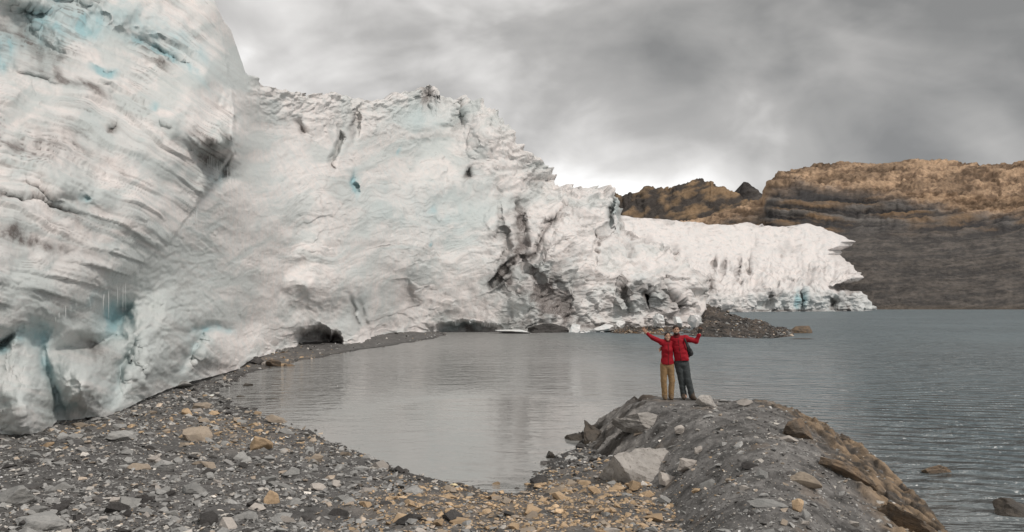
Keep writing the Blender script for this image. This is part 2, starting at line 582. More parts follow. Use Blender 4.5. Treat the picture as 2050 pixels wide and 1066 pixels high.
link('rock_outcrop', mesh_np('rock_outcrop', np.stack([X, Y, Z], -1), grid_faces(*X.shape), M['outcrop'], attrs={'Col': np.clip(col, .01, 1)}),
     label='low grey rock outcrop with ochre ledges that the couple stands on', cat='rock outcrop')


def surf_z(X, Y):
    X, Y = np.asarray(X, float), np.asarray(Y, float)
    px = X / Y * F + CX
    zo = np.where((px > 1062) & (px < 2050) & (Y > 6) & (Y < 23.5), outcrop_z(np.clip(px, 1062, 2050), np.clip(Y, 6, 23.5))[0], -9)
    zg, sd = ground_z(X, Y)
    return np.maximum(zg, zo), zo > zg, sd


# ------------------------------------------------------------------ glacier (near cliff)
def spot(px, py, x, y, rx, ry, ang=0.0, p=2.0):
    a = math.radians(ang)
    dx, dy = px - x, py - y
    u = dx * math.cos(a) + dy * math.sin(a)
    v = -dx * math.sin(a) + dy * math.cos(a)
    return np.exp(-((u / rx) ** 2 + (v / ry) ** 2) ** (p / 2))


top_c = np.array([(-260, -420), (0, -330), (200, -230), (330, -130), (400, -55), (430, 0), (445, 35), (462, 62), (480, 108), (492, 142), (520, 160),
                  (560, 182), (640, 186), (700, 190), (750, 203), (800, 186), (830, 180), (850, 170), (872, 171), (882, 196), (905, 208), (930, 200),
                  (962, 211), (985, 236), (1010, 252), (1040, 291), (1068, 318), (1092, 348), (1130, 366), (1180, 371), (1216, 377), (1236, 402),
                  (1250, 432), (1262, 448), (1295, 470), (1345, 498), (1382, 530), (1400, 575), (1410, 640)], float)
base_c = np.array([(-260, 905), (-100, 872), (0, 856), (90, 852), (106, 846), (114, 828), (215, 822), (260, 800), (310, 777), (380, 751), (478, 724), (500, 706),
                   (560, 690), (600, 682), (680, 690), (720, 686), (760, 671), (880, 666), (1000, 666), (1160, 665), (1240, 652), (1330, 650), (1410, 648)], float)
dep = [  # column, row, distance
    (-260, 880, 14.2), (-100, 860, 17), (0, 855, 18.6), (60, 850, 18.9), (120, 830, 21.0), (215, 822, 22.4), (310, 777, 28), (380, 751, 33), (480, 722, 42), (560, 690, 55), (640, 684, 61),
    (720, 686, 67), (770, 670, 80), (880, 666, 94), (1000, 666, 95), (1100, 666, 96), (1160, 664, 99), (1240, 652, 105), (1330, 650, 111), (1410, 646, 115),
    # left mass above the overhang
    (460, 255, 36.5), (300, 150, 34), (430, 10, 44), (200, 230, 27.5), (0, 230, 22.5), (0, 400, 19.8), (100, 500, 20.6), (200, 470, 23.2), (300, 420, 26.5), (400, 330, 32.5),
    (440, 355, 36), (330, 475, 28), (250, 535, 25), (150, 595, 21.6), (50, 640, 19.2), (-100, 500, 17), (-260, 500, 14.5), (0, 20, 27), (200, 20, 32), (-260, -300, 22), (100, -250, 38), (300, -100, 42), (430, -20, 46),
    (-100, 200, 20), (-250, 100, 18), (420, 150, 37), (380, 60, 40),
    # recess under the lip
    (475, 400, 41.5), (385, 520, 33.8), (290, 590, 28.6), (205, 640, 25), (105, 700, 21.6), (60, 700, 20.0), (0, 700, 19.0),
    # apron below
    (480, 600, 43.5), (400, 640, 34.5), (300, 680, 28.8), (200, 740, 23.4), (150, 760, 21.6), (0, 780, 18.6),
    # grey flank right of the nose and the main wall
    (474, 262, 38.0), (478, 120, 48), (505, 200, 50), (492, 260, 46.0), (470, 320, 38.5), (492, 325, 46), (520, 400, 48.5), (560, 500, 52.5), (560, 600, 53.5), (560, 200, 62), (640, 190, 72), (640, 400, 62), (700, 560, 64),
    (700, 195, 80), (760, 210, 88), (760, 400, 79), (850, 175, 104), (850, 300, 98), (900, 450, 95), (900, 560, 93), (960, 215, 108), (1000, 300, 105), (1050, 310, 110), (1000, 450, 98),
    (1040, 470, 101), (1090, 350, 114), (1100, 500, 99.5), (1180, 375, 120), (1180, 500, 106), (1240, 430, 122), (1250, 560, 106), (1300, 475, 122), (1300, 560, 110), (1345, 500, 122), (1380, 560, 117), (1400, 600, 118)]
dep = np.array(dep, float)
GSTEP = 1.75
cols = np.arange(-260, 1410, GSTEP)
tv = np.linspace(0, 1, 405)
top = np.interp(cols, top_c[:, 0], top_c[:, 1])
crag = np.where(cols > 480, 1.0, .6) * (7 * fbm(cols / 34., 3.3, 1.1, 4, .6) + 5 * np.abs(perlin(cols / 9., 1.7, 4.4)))
top = top + crag * sst(1405, 1330, cols)
base = np.interp(cols, base_c[:, 0], base_c[:, 1]) + 14
PX = np.repeat(cols[None], len(tv), 0)
PY = base[None] * (1 - tv[:, None]) + top[None] * tv[:, None]
D = rbf(dep[:, 0], dep[:, 1], dep[:, 2], PX, PY)
D = np.maximum(D, 12)
left = sst(505, 445, PX + .12 * (PY - 300))
right_ = sst(930, 1080, PX)
mid = 1 - np.maximum(left, right_)
# hand-placed hollows (+ = deeper, metres), ridges (-)
N60 = fbm(PX / 60., PY / 60., .7, 4)
WX, WY = PX + 14 * N60, PY + 14 * fbm(PX / 60., PY / 60., 5.7, 4)
feat = [
    (425, 318, 40, 26, 30, 2.0, 3), (450, 345, 26, 26, 40, 1.6, 3), (50, 65, 90, 40, 38, 2.2, 3), (140, 30, 80, 50, 10, 1.6, 3), (0, 110, 30, 40, 0, 1.2, 3),
    (92, 745, 13, 80, -17, .8, 2), (80, 668, 34, 24, -20, .7, 2), (0, 690, 45, 10, -22, .8, 2), (235, 630, 34, 26, -30, 1.4, 3), (170, 685, 55, 18, -12, 1.2, 3), (425, 662, 45, 11, -8, 1.0, 3),
    (320, 112, 90, 9, 32, .5, 2), (205, 145, 22, 7, 30, .4, 2), (170, 395, 10, 9, 50, .3, 2), (60, 405, 75, 5, 18, .4, 2), (220, 255, 10, 8, 40, .25, 2), (60, 155, 60, 6, 18, .35, 2),
    (630, 684, 40, 27, -4, 4.5, 6), (674, 684, 11, 19, 0, 3.0, 5), (925, 662, 66, 13, 0, 2.5, 5), (712, 372, 6, 20, 0, 1.6, 3), (610, 260, 8, 22, -25, 1.5, 2), (672, 300, 7, 40, 8, 2.2, 3),
    (855, 200, 22, 26, -30, 2.6, 3), (912, 240, 14, 26, 10, 2.2, 3), (940, 340, 8, 16, 10, 1.2, 3), (720, 245, 6, 34, 18, 1.8, 3), (1042, 465, 13, 42, 5, 1.7, 3), (1010, 470, 6, 60, -4, 1.2, 3),
    (1085, 470, 8, 70, 32, 2.0, 3), (1090, 590, 24, 34, -35, 1.1, 2), (1125, 600, 18, 40, -10, 1.4, 2), (1218, 432, 7, 26, 8, 2.5, 3), (1195, 500, 6, 34, 10, 2.0, 3), (1303, 605, 5, 22, 0, 2.6, 3),
    (1255, 600, 8, 26, 5, 1.6, 3), (1340, 580, 9, 40, -25, 1.6, 3), (820, 595, 16, 22, 0, 1.2, 2), (735, 640, 6, 40, -28, .9, 2), (710, 635, 5, 36, -25, .8, 2),
    (1020, 535, 45, 6, -38, 1.2, 3), (1065, 545, 40, 7, 45, 1.2, 3), (500, 660, 30, 40, 20, 1.2, 2), (590, 500, 30, 90, 10, 1.2, 2),
    # bulges
    (300, 200, 120, 40, 32, -1.2, 2), (120, 350, 100, 45, 25, -1.0, 2), (325, 650, 55, 75, 38, -2.2, 2), (168, 760, 46, 62, 15, -1.9, 2), (45, 790, 46, 72, 0, -1.2, 2), (432, 708, 44, 30, -10, -1.5, 3), (300, 740, 40, 50, 30, -1.2, 2), (245, 752, 13, 62, 28, 1.1, 2), (385, 700, 12, 46, 25, 1.0, 2), (175, 690, 42, 11, -12, 1.0, 2), (468, 240, 18, 60, 0, -1.8, 2),
    (1270, 590, 28, 34, 0, -2.2, 3), (1180, 420, 45, 50, 0, -2.4, 2), (860, 260, 50, 40, 0, -2.2, 2), (970, 270, 40, 36, 20, -2.2, 2), (1130, 480, 60, 14, -48, -2.0, 2), (1340, 560, 40, 50, 0, -1.5, 2),
    (640, 600, 60, 80, 10, -1.5, 2), (1060, 615, 36, 50, 0, -1.4, 2), (330, 60, 110, 30, 35, -1.3, 2)]
for x, y, rx, ry, a, amt, pw in feat:
    D = D + amt * (spot(PX + 6 * N60, PY + 5 * fbm(PX / 18., PY / 18., 5.7, 3), x, y, rx, ry, a, pw) if pw >= 5 else spot(WX, WY, x, y, rx, ry, a, pw))
# the nose and lip of the left mass break off sharply over the wall behind
lobe = np.array([(-400, -600), (430, -200), (440, 0), (450, 90), (462, 170), (472, 230), (474, 272), (466, 305), (448, 332), (420, 372), (380, 430), (335, 486),
                 (275, 540), (200, 590), (130, 628), (75, 655), (40, 690), (-20, 705), (-400, 760)], float)
ld = -poly_sd(lobe, PX, PY) + 5 * N60 + 2.5 * perlin(PX / 9., PY / 9., 8.)
amp_l = np.interp(PY, [60, 170, 240, 330, 430, 540, 640, 720], [0, 1.5, 4.5, 3.6, .4, .0, .0, .0])
D = D + amp_l * (sst(-3.5, 3.5, ld) - sst(-34, 34, ld))
P = ray_pts(PX, PY, D)
Nn = grid_normals(P)
toc = np.stack([-PX * 0 - P[..., 0], -P[..., 1], H - P[..., 2]], -1)
sgn = np.sign((Nn * toc).sum(-1, keepdims=True))
Nn = Nn * sgn
u_px = D / F                                                       # metres per picture pixel at that distance
# layered ice of the left mass: bands that dip to the right
wl = 13 * fbm(PX / 230., PY / 230., 2.0, 3)
phiL = PY - .22 * PX - .00055 * np.maximum(PX, 0) ** 2 + wl
swirl = 60 * fbm(PX / 170., PY / 150., 6.6, 3, .55)
phiM = PY + .16 * PX + swirl
alM = PX + 50 * fbm(PX / 150., PY / 130., 9.9, 3)
bandL = perlin(PX / 420., phiL / 36., 1.0)
fineL = perlin(PX / 330., phiL / 11., 2.0)
thinL = perlin(PX / 240., phiL / 4., 3.0)
bandM = perlin(alM / 95., phiM / 30., 4.0)
fineM = perlin(alM / 75., phiM / 10., 5.0)
thinM = perlin(alM / 60., phiM / 4., 6.0)
iso0 = fbm(PX / 150., PY / 130., 10.0, 3, .45)
iso1 = fbm(PX / 62., PY / 56., 11.0, 3, .5)
iso2 = fbm(PX / 17., PY / 15., 12.0, 3, .55)
rid = ridged(PX / 62. + .3 * N60, PY / 56., 13.0, 5, .55)
vert = perlin(PX / 11. + .6 * N60, PY / 90., 14.0)
lowz = sst(420, 640, PY)
saw = lambda q: (q - np.floor(q))
st_on = sst(-.45, .25, fbm(PX / 150., PY / 110., 16.0, 3))          # where the layering shows
groove = np.clip(1 - np.abs(fineL) / .16, 0, 1) ** 2
grooveM = np.clip(1 - np.abs(fineM) / .14, 0, 1) ** 2
ledge = saw(phiL / 52. + .5 * perlin(PX / 260., PY / 90., 2.2))
above = sst(14, -14, ld)                                            # the layering ends at the lip
st_on = st_on * (1 - left * (1 - above))
disp_px = left * (7 * bandL * above + 15 * iso0 + 2.5 * iso1 + .7 * iso2 + st_on * (2.0 * fineL + .9 * thinL - 1.5 * groove + 8 * ledge) + (1 - above) * (2.0 * fineM + 2.2 * iso2 + 1.6 * vert))
disp_px += mid * (2.0 * bandM + 15 * iso0 + 3.5 * iso1 + 1.1 * iso2 + st_on * (.8 * fineM + .4 * thinM - .8 * grooveM) + lowz * 1.3 * vert)
disp_px += right_ * (2.5 * bandM + 13 * iso0 + 6 * iso1 + 2.6 * iso2 + 8 * (rid - 1.0) + .8 * fineM + lowz * 2.2 * vert)
fa, ja = facets(WX / 46. + .4 * iso1, WY / 40., 3)
fb, jb = facets(WX / 19. + .4 * iso2, WY / 16., 9)
fc, jc = facets(PX / 36. + .3 * iso1, (phiL) / 15., 5)
disp_px += right_ * (8 * fa + 3.2 * fb - 1.5 * (1 - ja)) + mid * (2.6 * fa + 1.3 * fb) * sst(-.5, .4, iso0)
disp_px += left * (3.2 * fc + 2.2 * iso1) * sst(-.5, .5, fbm(PX / 120., PY / 90., 18.0, 2))
facing = np.abs((Nn * toc).sum(-1)) / (np.linalg.norm(toc, axis=-1) + 1e-6)
disp_px = disp_px * (.25 + .75 * sst(.08, .5, facing))              # faces that run away from the lake stay smooth
crest = sst(.82, .99, tv)[:, None] * sst(470, 560, PX)
disp_px += sst(.09, .0, tv)[:, None] * (5 * fb + 2.5 * vert) * sst(440, 520, PX)
disp_px += crest * 3.5 * fb
disp_px += crest * (6 * ridged(PX / 30., PY / 26., 15.0, 4, .6) - 5)
disp_px = disp_px * (1 - .75 * spot(PX, PY, 455, 60, 45, 110, -15, 4))
P = P + Nn * (disp_px * u_px)[..., None]
# colour masks --------------------------------------------------
patchy = sst(-.25, .55, fbm(PX / 130., PY / 110., 20.0, 3))
dirt_dark = left * (.25 + .75 * patchy) * (.25 + .75 * st_on) * (.85 * groove + .42 * sst(.25, .7, fineL + .35 * bandL) + .62 * sst(.25, .7, thinL))
dirt_dark += (1 - left) * patchy * (.34 * grooveM * st_on + .16 * sst(.35, .85, fineM + .3 * bandM) + .16 * sst(.42, .85, thinM))
dirt_dark += (1 - left) * .30 * sst(.35, .8, fbm(PX / 7., PY / 5., 26.0, 2)) * sst(-.1, .5, fbm(PX / 90., PY / 60., 27.0, 3))
dirt_dark += right_ * .22 * (1 - ja) * sst(-.2, .4, N60) + .12 * mid * (1 - ja) * sst(.1, .5, N60)
dirt_dark += right_ * .42 * sst(.9, .2, rid * .6) * sst(-.3, .4, N60)
dirt_dark += right_ * .35 * sst(.35, .8, fbm(PX / 9., PY / 8., 24.0, 2)) * sst(.0, .5, fbm(PX / 60., PY / 50., 25.0, 2))
NB = .55 + .9 * sst(-.4, .5, fbm(PX / 22., PY / 40., 23.0, 4))
for x, y, rx, ry, a, s in [
    (60, 75, 80, 26, 38, .45), (110, 120, 40, 14, 10, .4), (60, 404, 85, 7, 17, 1.0), (110, 420, 40, 6, 25, .9), (75, 475, 90, 14, 18, .65), (20, 470, 60, 12, 12, .6), (120, 160, 70, 9, 20, .7), (160, 175, 70, 8, 28, .6), (222, 258, 12, 12, 40, .8),
    (420, 308, 26, 16, 35, .9), (446, 340, 16, 30, 30, .6), (110, 290, 70, 30, 20, .35), (30, 290, 50, 16, 10, .55), (200, 715, 40, 24, 30, .5), (420, 280, 60, 8, 30, .3), (230, 330, 40, 10, 45, .35),
    (640, 682, 42, 14, 0, .55), (672, 300, 6, 42, 8, .55), (712, 250, 6, 36, 20, .8), (855, 198, 16, 22, -35, .85), (912, 250, 8, 26, 10, .5), (940, 340, 10, 18, 10, .75), (610, 262, 7, 20, -20, .5),
    (1042, 462, 15, 52, 4, 1.0), (1010, 470, 7, 66, -4, .55), (1026, 500, 8, 50, -3, .4), (1085, 480, 9, 60, 36, .75), (1090, 590, 40, 34, 35, .95), (1122, 605, 20, 46, -8, 1.0), (1080, 610, 26, 26, 0, .7), (1020, 535, 40, 5, -38, .75), (1065, 545, 36, 7, 45, .8),
    (1050, 640, 60, 16, 10, .5), (1160, 640, 60, 14, 25, .5), (1217, 434, 5, 24, 10, .7), (1218, 470, 40, 10, 5, .2), (1340, 600, 26, 36, -30, .55), (1300, 608, 7, 24, 0, .7), (1255, 606, 6, 26, 5, .55), (1240, 575, 40, 10, 10, .5), (1190, 560, 30, 9, 20, .4),
    (735, 640, 7, 44, -28, .5), (708, 634, 6, 36, -25, .5), (820, 600, 18, 20, 0, .35), (1000, 560, 40, 50, 0, .3), (950, 600, 70, 40, 0, .22), (925, 662, 64, 8, 0, .75), (420, 640, 60, 16, -40, .22), (360, 580, 20, 40, 30, .3), (1220, 655, 80, 10, 0, .4)]:
    dirt_dark = dirt_dark + s * spot(WX, WY, x, y, rx, ry, a, 2) * NB  # dirt patches; several lie in the hollows, overhang pocket and cave and darken them
blue = np.zeros_like(PX)
NB2 = .6 + .8 * sst(-.4, .5, fbm(PX / 30., PY / 55., 29.0, 4))
for x, y, rx, ry, a, s in [
    (110, 40, 60, 50, -20, .8), (185, 45, 30, 30, -45, .75), (5, 105, 25, 40, 0, .8), (325, 118, 100, 9, 32, .75), (300, 60, 120, 34, 35, .42), (205, 145, 26, 9, 30, .85), (310, 212, 10, 14, 20, .55), (170, 396, 12, 12, 50, .7), (380, 95, 60, 20, 40, .3),
    (93, 738, 15, 85, -17, .55), (80, 668, 36, 24, -25, .55), (245, 752, 14, 60, 28, .25), (385, 700, 14, 46, 25, .25), (0, 700, 50, 10, -22, .7), (225, 640, 34, 30, -35, .7), (425, 664, 46, 10, -10, .7), (150, 815, 40, 10, -10, .4), (440, 350, 16, 26, 20, .5), (180, 600, 40, 14, -35, .4),  # faint spots between the lower lobes put their blue shadows into the colour
    (712, 372, 7, 22, 0, .95), (800, 312, 5, 8, 0, .8), (872, 420, 7, 8, 0, .8), (862, 492, 6, 5, 0, .6), (930, 655, 50, 9, 0, .5), (1220, 430, 8, 22, 8, .55), (1240, 420, 14, 40, -10, .3), (860, 230, 60, 40, 0, .16), (850, 420, 120, 60, 10, .16), (1290, 590, 30, 26, 0, .22), (560, 330, 50, 90, 0, .10), (720, 600, 14, 40, 0, .1)]:
    blue = blue + s * spot(WX, WY, x, y, rx, ry, a, 2.4) * NB2
blue += .05 * sst(.1, .8, iso1)
grey = .55 * left * sst(-.1, .5, bandL + .5 * fineL) + .45 * left * sst(420, 620, PY) + .65 * sst(-.25, .6, fbm(PX / 110., phiM / 60., 33.0, 5, .6)) + .35 * spot(PX, PY, 480, 110, 45, 120, -12) + .5 * spot(PX, PY, 855, 240, 90, 50, 0) + .35 * spot(PX, PY, 350, 560, 160, 110, -35) + .3 * spot(PX, PY, 850, 430, 160, 110, 10) + .8 * spot(PX, PY, 60, 80, 80, 45, 38)  # grey ice, plus shade of nose flank and lower left put into the colour
MASK = np.stack([np.clip(dirt_dark, 0, .97), np.clip(blue, 0, .92), np.clip(grey, 0, .85)], -1)
# the top of the ice runs back from the brow
back = []
bmask = []
brow = P[-1]
for off, dz in [(1.2, .12), (3, .15), (7, .0), (14, -.8), (26, -2.5), (45, -6)]:
    r = brow.copy()
    r[:, 0] -= off * .55
    r[:, 1] += off * .85
    r[:, 2] += dz + .25 * off ** .5 * fbm(cols / 30., off, 3.0, 3) - .1 * off
    back.append(r)
    bmask.append(np.repeat(np.array([[.05, .02, .1]]), len(cols), 0))
P = np.concatenate([P, np.array(back)], 0)
MASK = np.concatenate([MASK, np.array(bmask)], 0)
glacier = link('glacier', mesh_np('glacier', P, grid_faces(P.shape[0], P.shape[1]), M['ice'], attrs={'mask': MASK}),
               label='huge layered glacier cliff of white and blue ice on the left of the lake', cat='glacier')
GP, GPX, GPY = P, PX, PY

# icicles hanging from the lips of the overhang
M['icicle'], t, b = new_mat('icicle_ice')
b.inputs['Base Color'].default_value = (.78, .80, .80, 1)
b.inputs['Roughness'].default_value = .15
b.inputs['IOR'].default_value = 1.31
rnd = random.Random(5)


def cone_mesh(name, segs, mat):
    a = np.linspace(0, 2 * np.pi, 6, endpoint=False)
    V, Fc = [], []
    for i, (r, z) in enumerate(segs):
        V += [(r * math.cos(q), r * math.sin(q), z) for q in a]
    V.append((0, 0, segs[-1][1] - .02))
    for i in range(len(segs) - 1):
        for j in range(6):
            k = (j + 1) % 6
            Fc.append((i * 6 + j, i * 6 + k, i * 6 + 6 + k)); Fc.append((i * 6 + j, i * 6 + 6 + k, i * 6 + 6 + j))
    n_ = len(segs) * 6
    for j in range(6):
        Fc.append((n_ - 6 + j, n_ - 6 + (j + 1) % 6, n_))
    return mesh_np(name, np.array(V), np.array(Fc)[:, ::-1], mat)


ici = [cone_mesh('icicle', [(1.0, .0), (.8, -.15), (.62, -.4), (.35, -.75), (.1, -.98)], M['icicle']),
       cone_mesh('icicle', [(1.2, .0), (.6, -.1), (.7, -.3), (.35, -.6), (.12, -.97)], M['icicle'])]


def at_glacier(px, py):
    c = int(round((px + 260) / GSTEP))
    c = max(0, min(len(cols_g) - 1, c))
    r = int(np.argmin(np.abs(GPY[:, c] - py)))
    return GP[r, c]


cols_g = cols
for (x0, y0, x1, y1, cnt, lmin, lmax) in [(412, 318, 476, 345, 22, .5, 1.9), (340, 470, 405, 420, 7, .2, 1.3), (200, 600, 262, 560, 9, .15, 1.1), (606, 670, 668, 668, 12, .3, .8), (100, 640, 180, 600, 6, .2, .5), (870, 648, 985, 650, 26, .3, .9)]:
    for i in range(cnt):
        q = (i + rnd.random()) / cnt
        p0 = at_glacier(x0 + (x1 - x0) * q, y0 + (y1 - y0) * q + rnd.uniform(-6, 2))
        L = lmin + (lmax - lmin) * rnd.random() ** 2.2
        o = link('icicle', ici[i % 2], glacier, (p0[0] + .04, p0[1] - .05, p0[2] + .12))
        r = rnd.uniform(.006, .017) * (1.6 if p0[1] > 50 else 1)
        o.scale = (r, r, L)
        o.rotation_euler = (0, 0, rnd.uniform(0, 3))

# ------------------------------------------------------------------ far tongue of the glacier
Rr = np.array([(445, 1600), (450, 1628), (460, 1652), (472, 1680), (480, 1700), (484, 1712), (488, 1706), (493, 1702), (501, 1686), (510, 1676), (520, 1692),
               (535, 1712), (548, 1725), (556, 1729), (562, 1718), (568, 1692), (573, 1682), (578, 1702), (586, 1716), (596, 1735), (606, 1750), (615, 1754), (628, 1757)], float)
tt = np.array([(1180, 425), (1262, 433), (1330, 441), (1420, 449), (1500, 447), (1560, 454), (1592, 457), (1615, 448), (1640, 446)], float)
vr = np.linspace(628, 445, 200)
uu = np.linspace(0, 1, 430)
U, VR = np.meshgrid(uu, vr)
RX = np.interp(VR, Rr[:, 0], Rr[:, 1]) + 5 * fbm(VR / 9., 1.3, 2.2, 3) * sst(628, 615, VR) + (1.8 * perlin(VR / 3.2, .4, 5.2) + 5 * perlin(VR / 8., 2.4, 6.2)) * sst(628, 618, VR)
PX = 1200 + U ** .92 * (RX - 1200)
tp = np.interp(PX, tt[:, 0], tt[:, 1]) + 3 * fbm(PX / 30., .4, .2, 3)
sc_ = np.where(PX < 1640, (628 - tp) / (628 - 445), 1.0)
PY = 628 - (628 - VR) * sc_
D = 255 + (PX - 1250) * .13 + 70 * sst(600, 440, PY) + 12 * sst(585, 560, PY) * sst(1380, 1500, PX)
D = D + 60 * np.clip((U - .94) / .06, 0, 1) ** 2 * 1.0
for x, y, rx, ry, a, amt in [(1605, 600, 5, 22, 0, 5), (1668, 608, 8, 12, 20, 8), (1480, 535, 4, 18, 5, 6), (1450, 530, 5, 16, 5, 5), (1430, 535, 4, 20, 5, 5), (1500, 530, 4, 26, 5, 4), (1420, 570, 8, 16, 10, 5), (1540, 600, 8, 20, 0, 4), (1690, 575, 26, 4, 5, 6)]:
    D = D + amt * spot(PX, PY, x, y, rx, ry, a, 2.5)
P = ray_pts(PX, PY, D)
P[..., 1] = D
Nn = grid_normals(P)
toc = np.stack([-P[..., 0], -P[..., 1], H - P[..., 2]], -1)
Nn *= np.sign((Nn * toc).sum(-1, keepdims=True))
n60 = fbm(PX / 40., PY / 40., 41., 4)
cl_ = sst(500, 560, PY)
dpx = 7 * fbm(PX / 55., PY / 40., 42., 3, .5) + (1 + 3.5 * cl_) * (ridged(PX / 26., PY / 45., 43., 4) - 1) + cl_ * 3.5 * perlin(PX / 9., PY / 60., 44.) + (.7 + 1.5 * cl_) * fbm(PX / 9., PY / 8., 45., 3)
ft, jt = facets(PX / 24. + .3 * n60, PY / 20., 13)
ft2, jt2 = facets(PX / 10., PY / 11., 15)
dpx = dpx + (1.5 + 3.5 * cl_) * ft + (.6 + 1.8 * cl_) * ft2
edge = sst(1.0, .93, U)
P = P + Nn * (dpx * D / F * (.55 + .45 * edge))[..., None]
dirt_dark = .45 * sst(.1, .8, n60) * sst(450, 520, PY) + .25 * sst(.3, .8, fbm(PX / 12., PY / 5., 48., 3)) + .55 * sst(.35, .8, perlin(PX / 6., PY / 40., 47.)) * cl_ * sst(-.1, .4, n60)
for x, y, rx, ry, a, s in [(1480, 535, 4, 18, 5, .8), (1450, 530, 5, 14, 5, .7), (1430, 535, 3, 20, 5, .6), (1668, 610, 5, 10, 20, .95), (1420, 570, 8, 14, 10, .6), (1560, 622, 120, 3, 0, .85), (1690, 574, 26, 3, 5, .6)]:
    dirt_dark = dirt_dark + s * spot(PX, PY, x, y, rx, ry, a)  # dark spots follow the cracks, the notch and the waterline
dirt_dark = dirt_dark + .25 * (1 - jt) * cl_
blue = .16 * sst(570, 600, PY) * sst(1480, 1540, PX) + .9 * spot(PX, PY, 1597, 603, 5, 20, 0) + .6 * spot(PX, PY, 1612, 600, 4, 16, 0)
MASK = np.stack([np.clip(dirt_dark, 0, .95), np.clip(blue, 0, .9), .25 * sst(570, 610, PY)], -1)
back = []
for off in (8, 25, 60):
    r = P[-1].copy(); r[:, 1] += off; r[:, 0] += off * .1; r[:, 2] += -.02 * off
    back.append(r)
P = np.concatenate([P, np.array(back)], 0)
MASK = np.concatenate([MASK, np.zeros((3, len(uu), 3))], 0)
bcol = []
for off, dx in ((10, -2), (30, -8), (60, -18)):                     # the right end turns back into the valley
    r = P[:, -1:].copy(); r[..., 1] += off; r[..., 0] += dx
    bcol.append(r)
P = np.concatenate([P] + bcol, 1)
MASK = np.concatenate([MASK] + [MASK[:, -1:]] * 3, 1)
link('glacier_tongue', mesh_np('glacier_tongue', P, grid_faces(P.shape[0], P.shape[1]), M['ice_far'], attrs={'mask': MASK}),
     label='low white glacier tongue ending in the lake before the brown mountain', cat='glacier')

# ------------------------------------------------------------------ mountains
def skyl(pts, px):
    pts = np.array(pts, float)
    return np.interp(px, pts[:, 0], pts[:, 1])


cols = np.arange(1180, 2420, 2.1)
top_y = skyl([(1180, 452), (1340, 446), (1400, 440), (1430, 431), (1480, 414), (1515, 402), (1527, 396), (1534, 374), (1545, 357), (1560, 346), (1600, 334), (1650, 329),
              (1700, 327), (1750, 326), (1800, 323), (1850, 319), (1900, 322), (1940, 327), (1985, 333), (2010, 326), (2050, 324), (2150, 318), (2420, 300)], cols)
top_y = top_y + 1.5 * fbm(cols / 22., 2.2, 7.7, 4)
lines = [  # relative rows between the shore and the skyline and their distance
    (0.0, 386), (.02, 390), (.35, 470), (.52, 560), (.60, 640), (.64, 690), (.78, 720), (.83, 790), (1.0, 960)]
lines = np.array(lines)
tv = np.linspace(0, 1, 270)
T, PX = np.meshgrid(tv, cols, indexing='ij')
PY = 621.5 * (1 - T) + top_y[None] * T
wob = .03 * fbm(PX / 160., T * 3, 51., 3)
D = np.interp(np.clip(T + wob * sst(0, .1, T) * sst(1, .9, T), 0, 1), lines[:, 0], lines[:, 1])
P = ray_pts(PX, PY, D)
Nn = grid_normals(P)
toc = np.stack([-P[..., 0], -P[..., 1], H - P[..., 2]], -1)
Nn *= np.sign((Nn * toc).sum(-1, keepdims=True))
sag = 26 * np.sin((PX - 1500) / 170.) + 34 * sst(1500, 2050, PX)
phi = PY - 30 * np.sin(np.pi * (PX - 1470) / 620.) + 10 * fbm(PX / 220., PY / 90., 52., 3)
l1 = perlin(PX / 300., phi / 12., 53.); l2 = perlin(PX / 200., phi / 5., 54.); l3 = perlin(PX / 120., phi / 2.4, 55.)
thr = np.interp(PX, [1540, 1600, 1750, 1900, 2100], [.90, .86, .78, .67, .64])
upper = sst(thr - .05, thr + .05, T + .05 * fbm(PX / 70., PY / 30., 56., 3))
band = sst(.48, .58, T) * (1 - upper)
low = 1 - np.maximum(upper, band)
r1 = ridged(PX / 60. + .3 * l1, PY / 26., 57., 5, .58)
iso = fbm(PX / 60., PY / 40., 58., 5, .55)
dpx = low * (2.2 * iso + 1.0 * l1 + .8 * l2 + .5 * l3) + band * (5 * l1 + 3.2 * l2 + 1.5 * l3 + 3 * iso + 2.6 * perlin(PX / 9., PY / 30., 59.)) + upper * (3.5 * (r1 - 1) + 2 * iso + 2.4 * l2 + 1.2 * l3 + 2.6 * (ridged(PX / 13. + PY / 14., PY / 12. - PX / 60., 60., 4, .6) - 1))
fm, jm = facets(PX / 22. + PY / 40., PY / 10. - PX / 90., 31)
fm2, jm2 = facets(PX / 9., PY / 5., 33)
dpx = dpx + upper * (2.6 * fm + 1.2 * fm2) * sst(1.0, .93, T) + band * (1.6 * fm + 1.2 * fm2) + low * (.8 * fm + .5 * fm2)
dpx *= sst(0, .03, T)
P = P + Nn * (dpx * D / F)[..., None]
n = fbm(PX / 40., PY / 14., 61., 4)
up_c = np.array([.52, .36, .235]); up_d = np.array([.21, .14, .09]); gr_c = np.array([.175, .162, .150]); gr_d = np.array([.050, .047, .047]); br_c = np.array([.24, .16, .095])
lo_c = np.array([.155, .137, .122]); lo_d = np.array([.075, .070, .067])
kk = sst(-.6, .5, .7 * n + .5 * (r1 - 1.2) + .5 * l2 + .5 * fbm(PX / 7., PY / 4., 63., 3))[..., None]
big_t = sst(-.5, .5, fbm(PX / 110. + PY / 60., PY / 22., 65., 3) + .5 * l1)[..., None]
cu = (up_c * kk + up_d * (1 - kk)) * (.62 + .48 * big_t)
kb = sst(-.45, .5, l1 + .5 * l2 + .4 * n)[..., None]
kg = sst(-.4, .4, fbm(PX / 120., PY / 22., 62., 3))[..., None]
cb = (gr_c * kb + gr_d * (1 - kb)) * kg + (br_c * kb + gr_d * (1 - kb)) * (1 - kg)
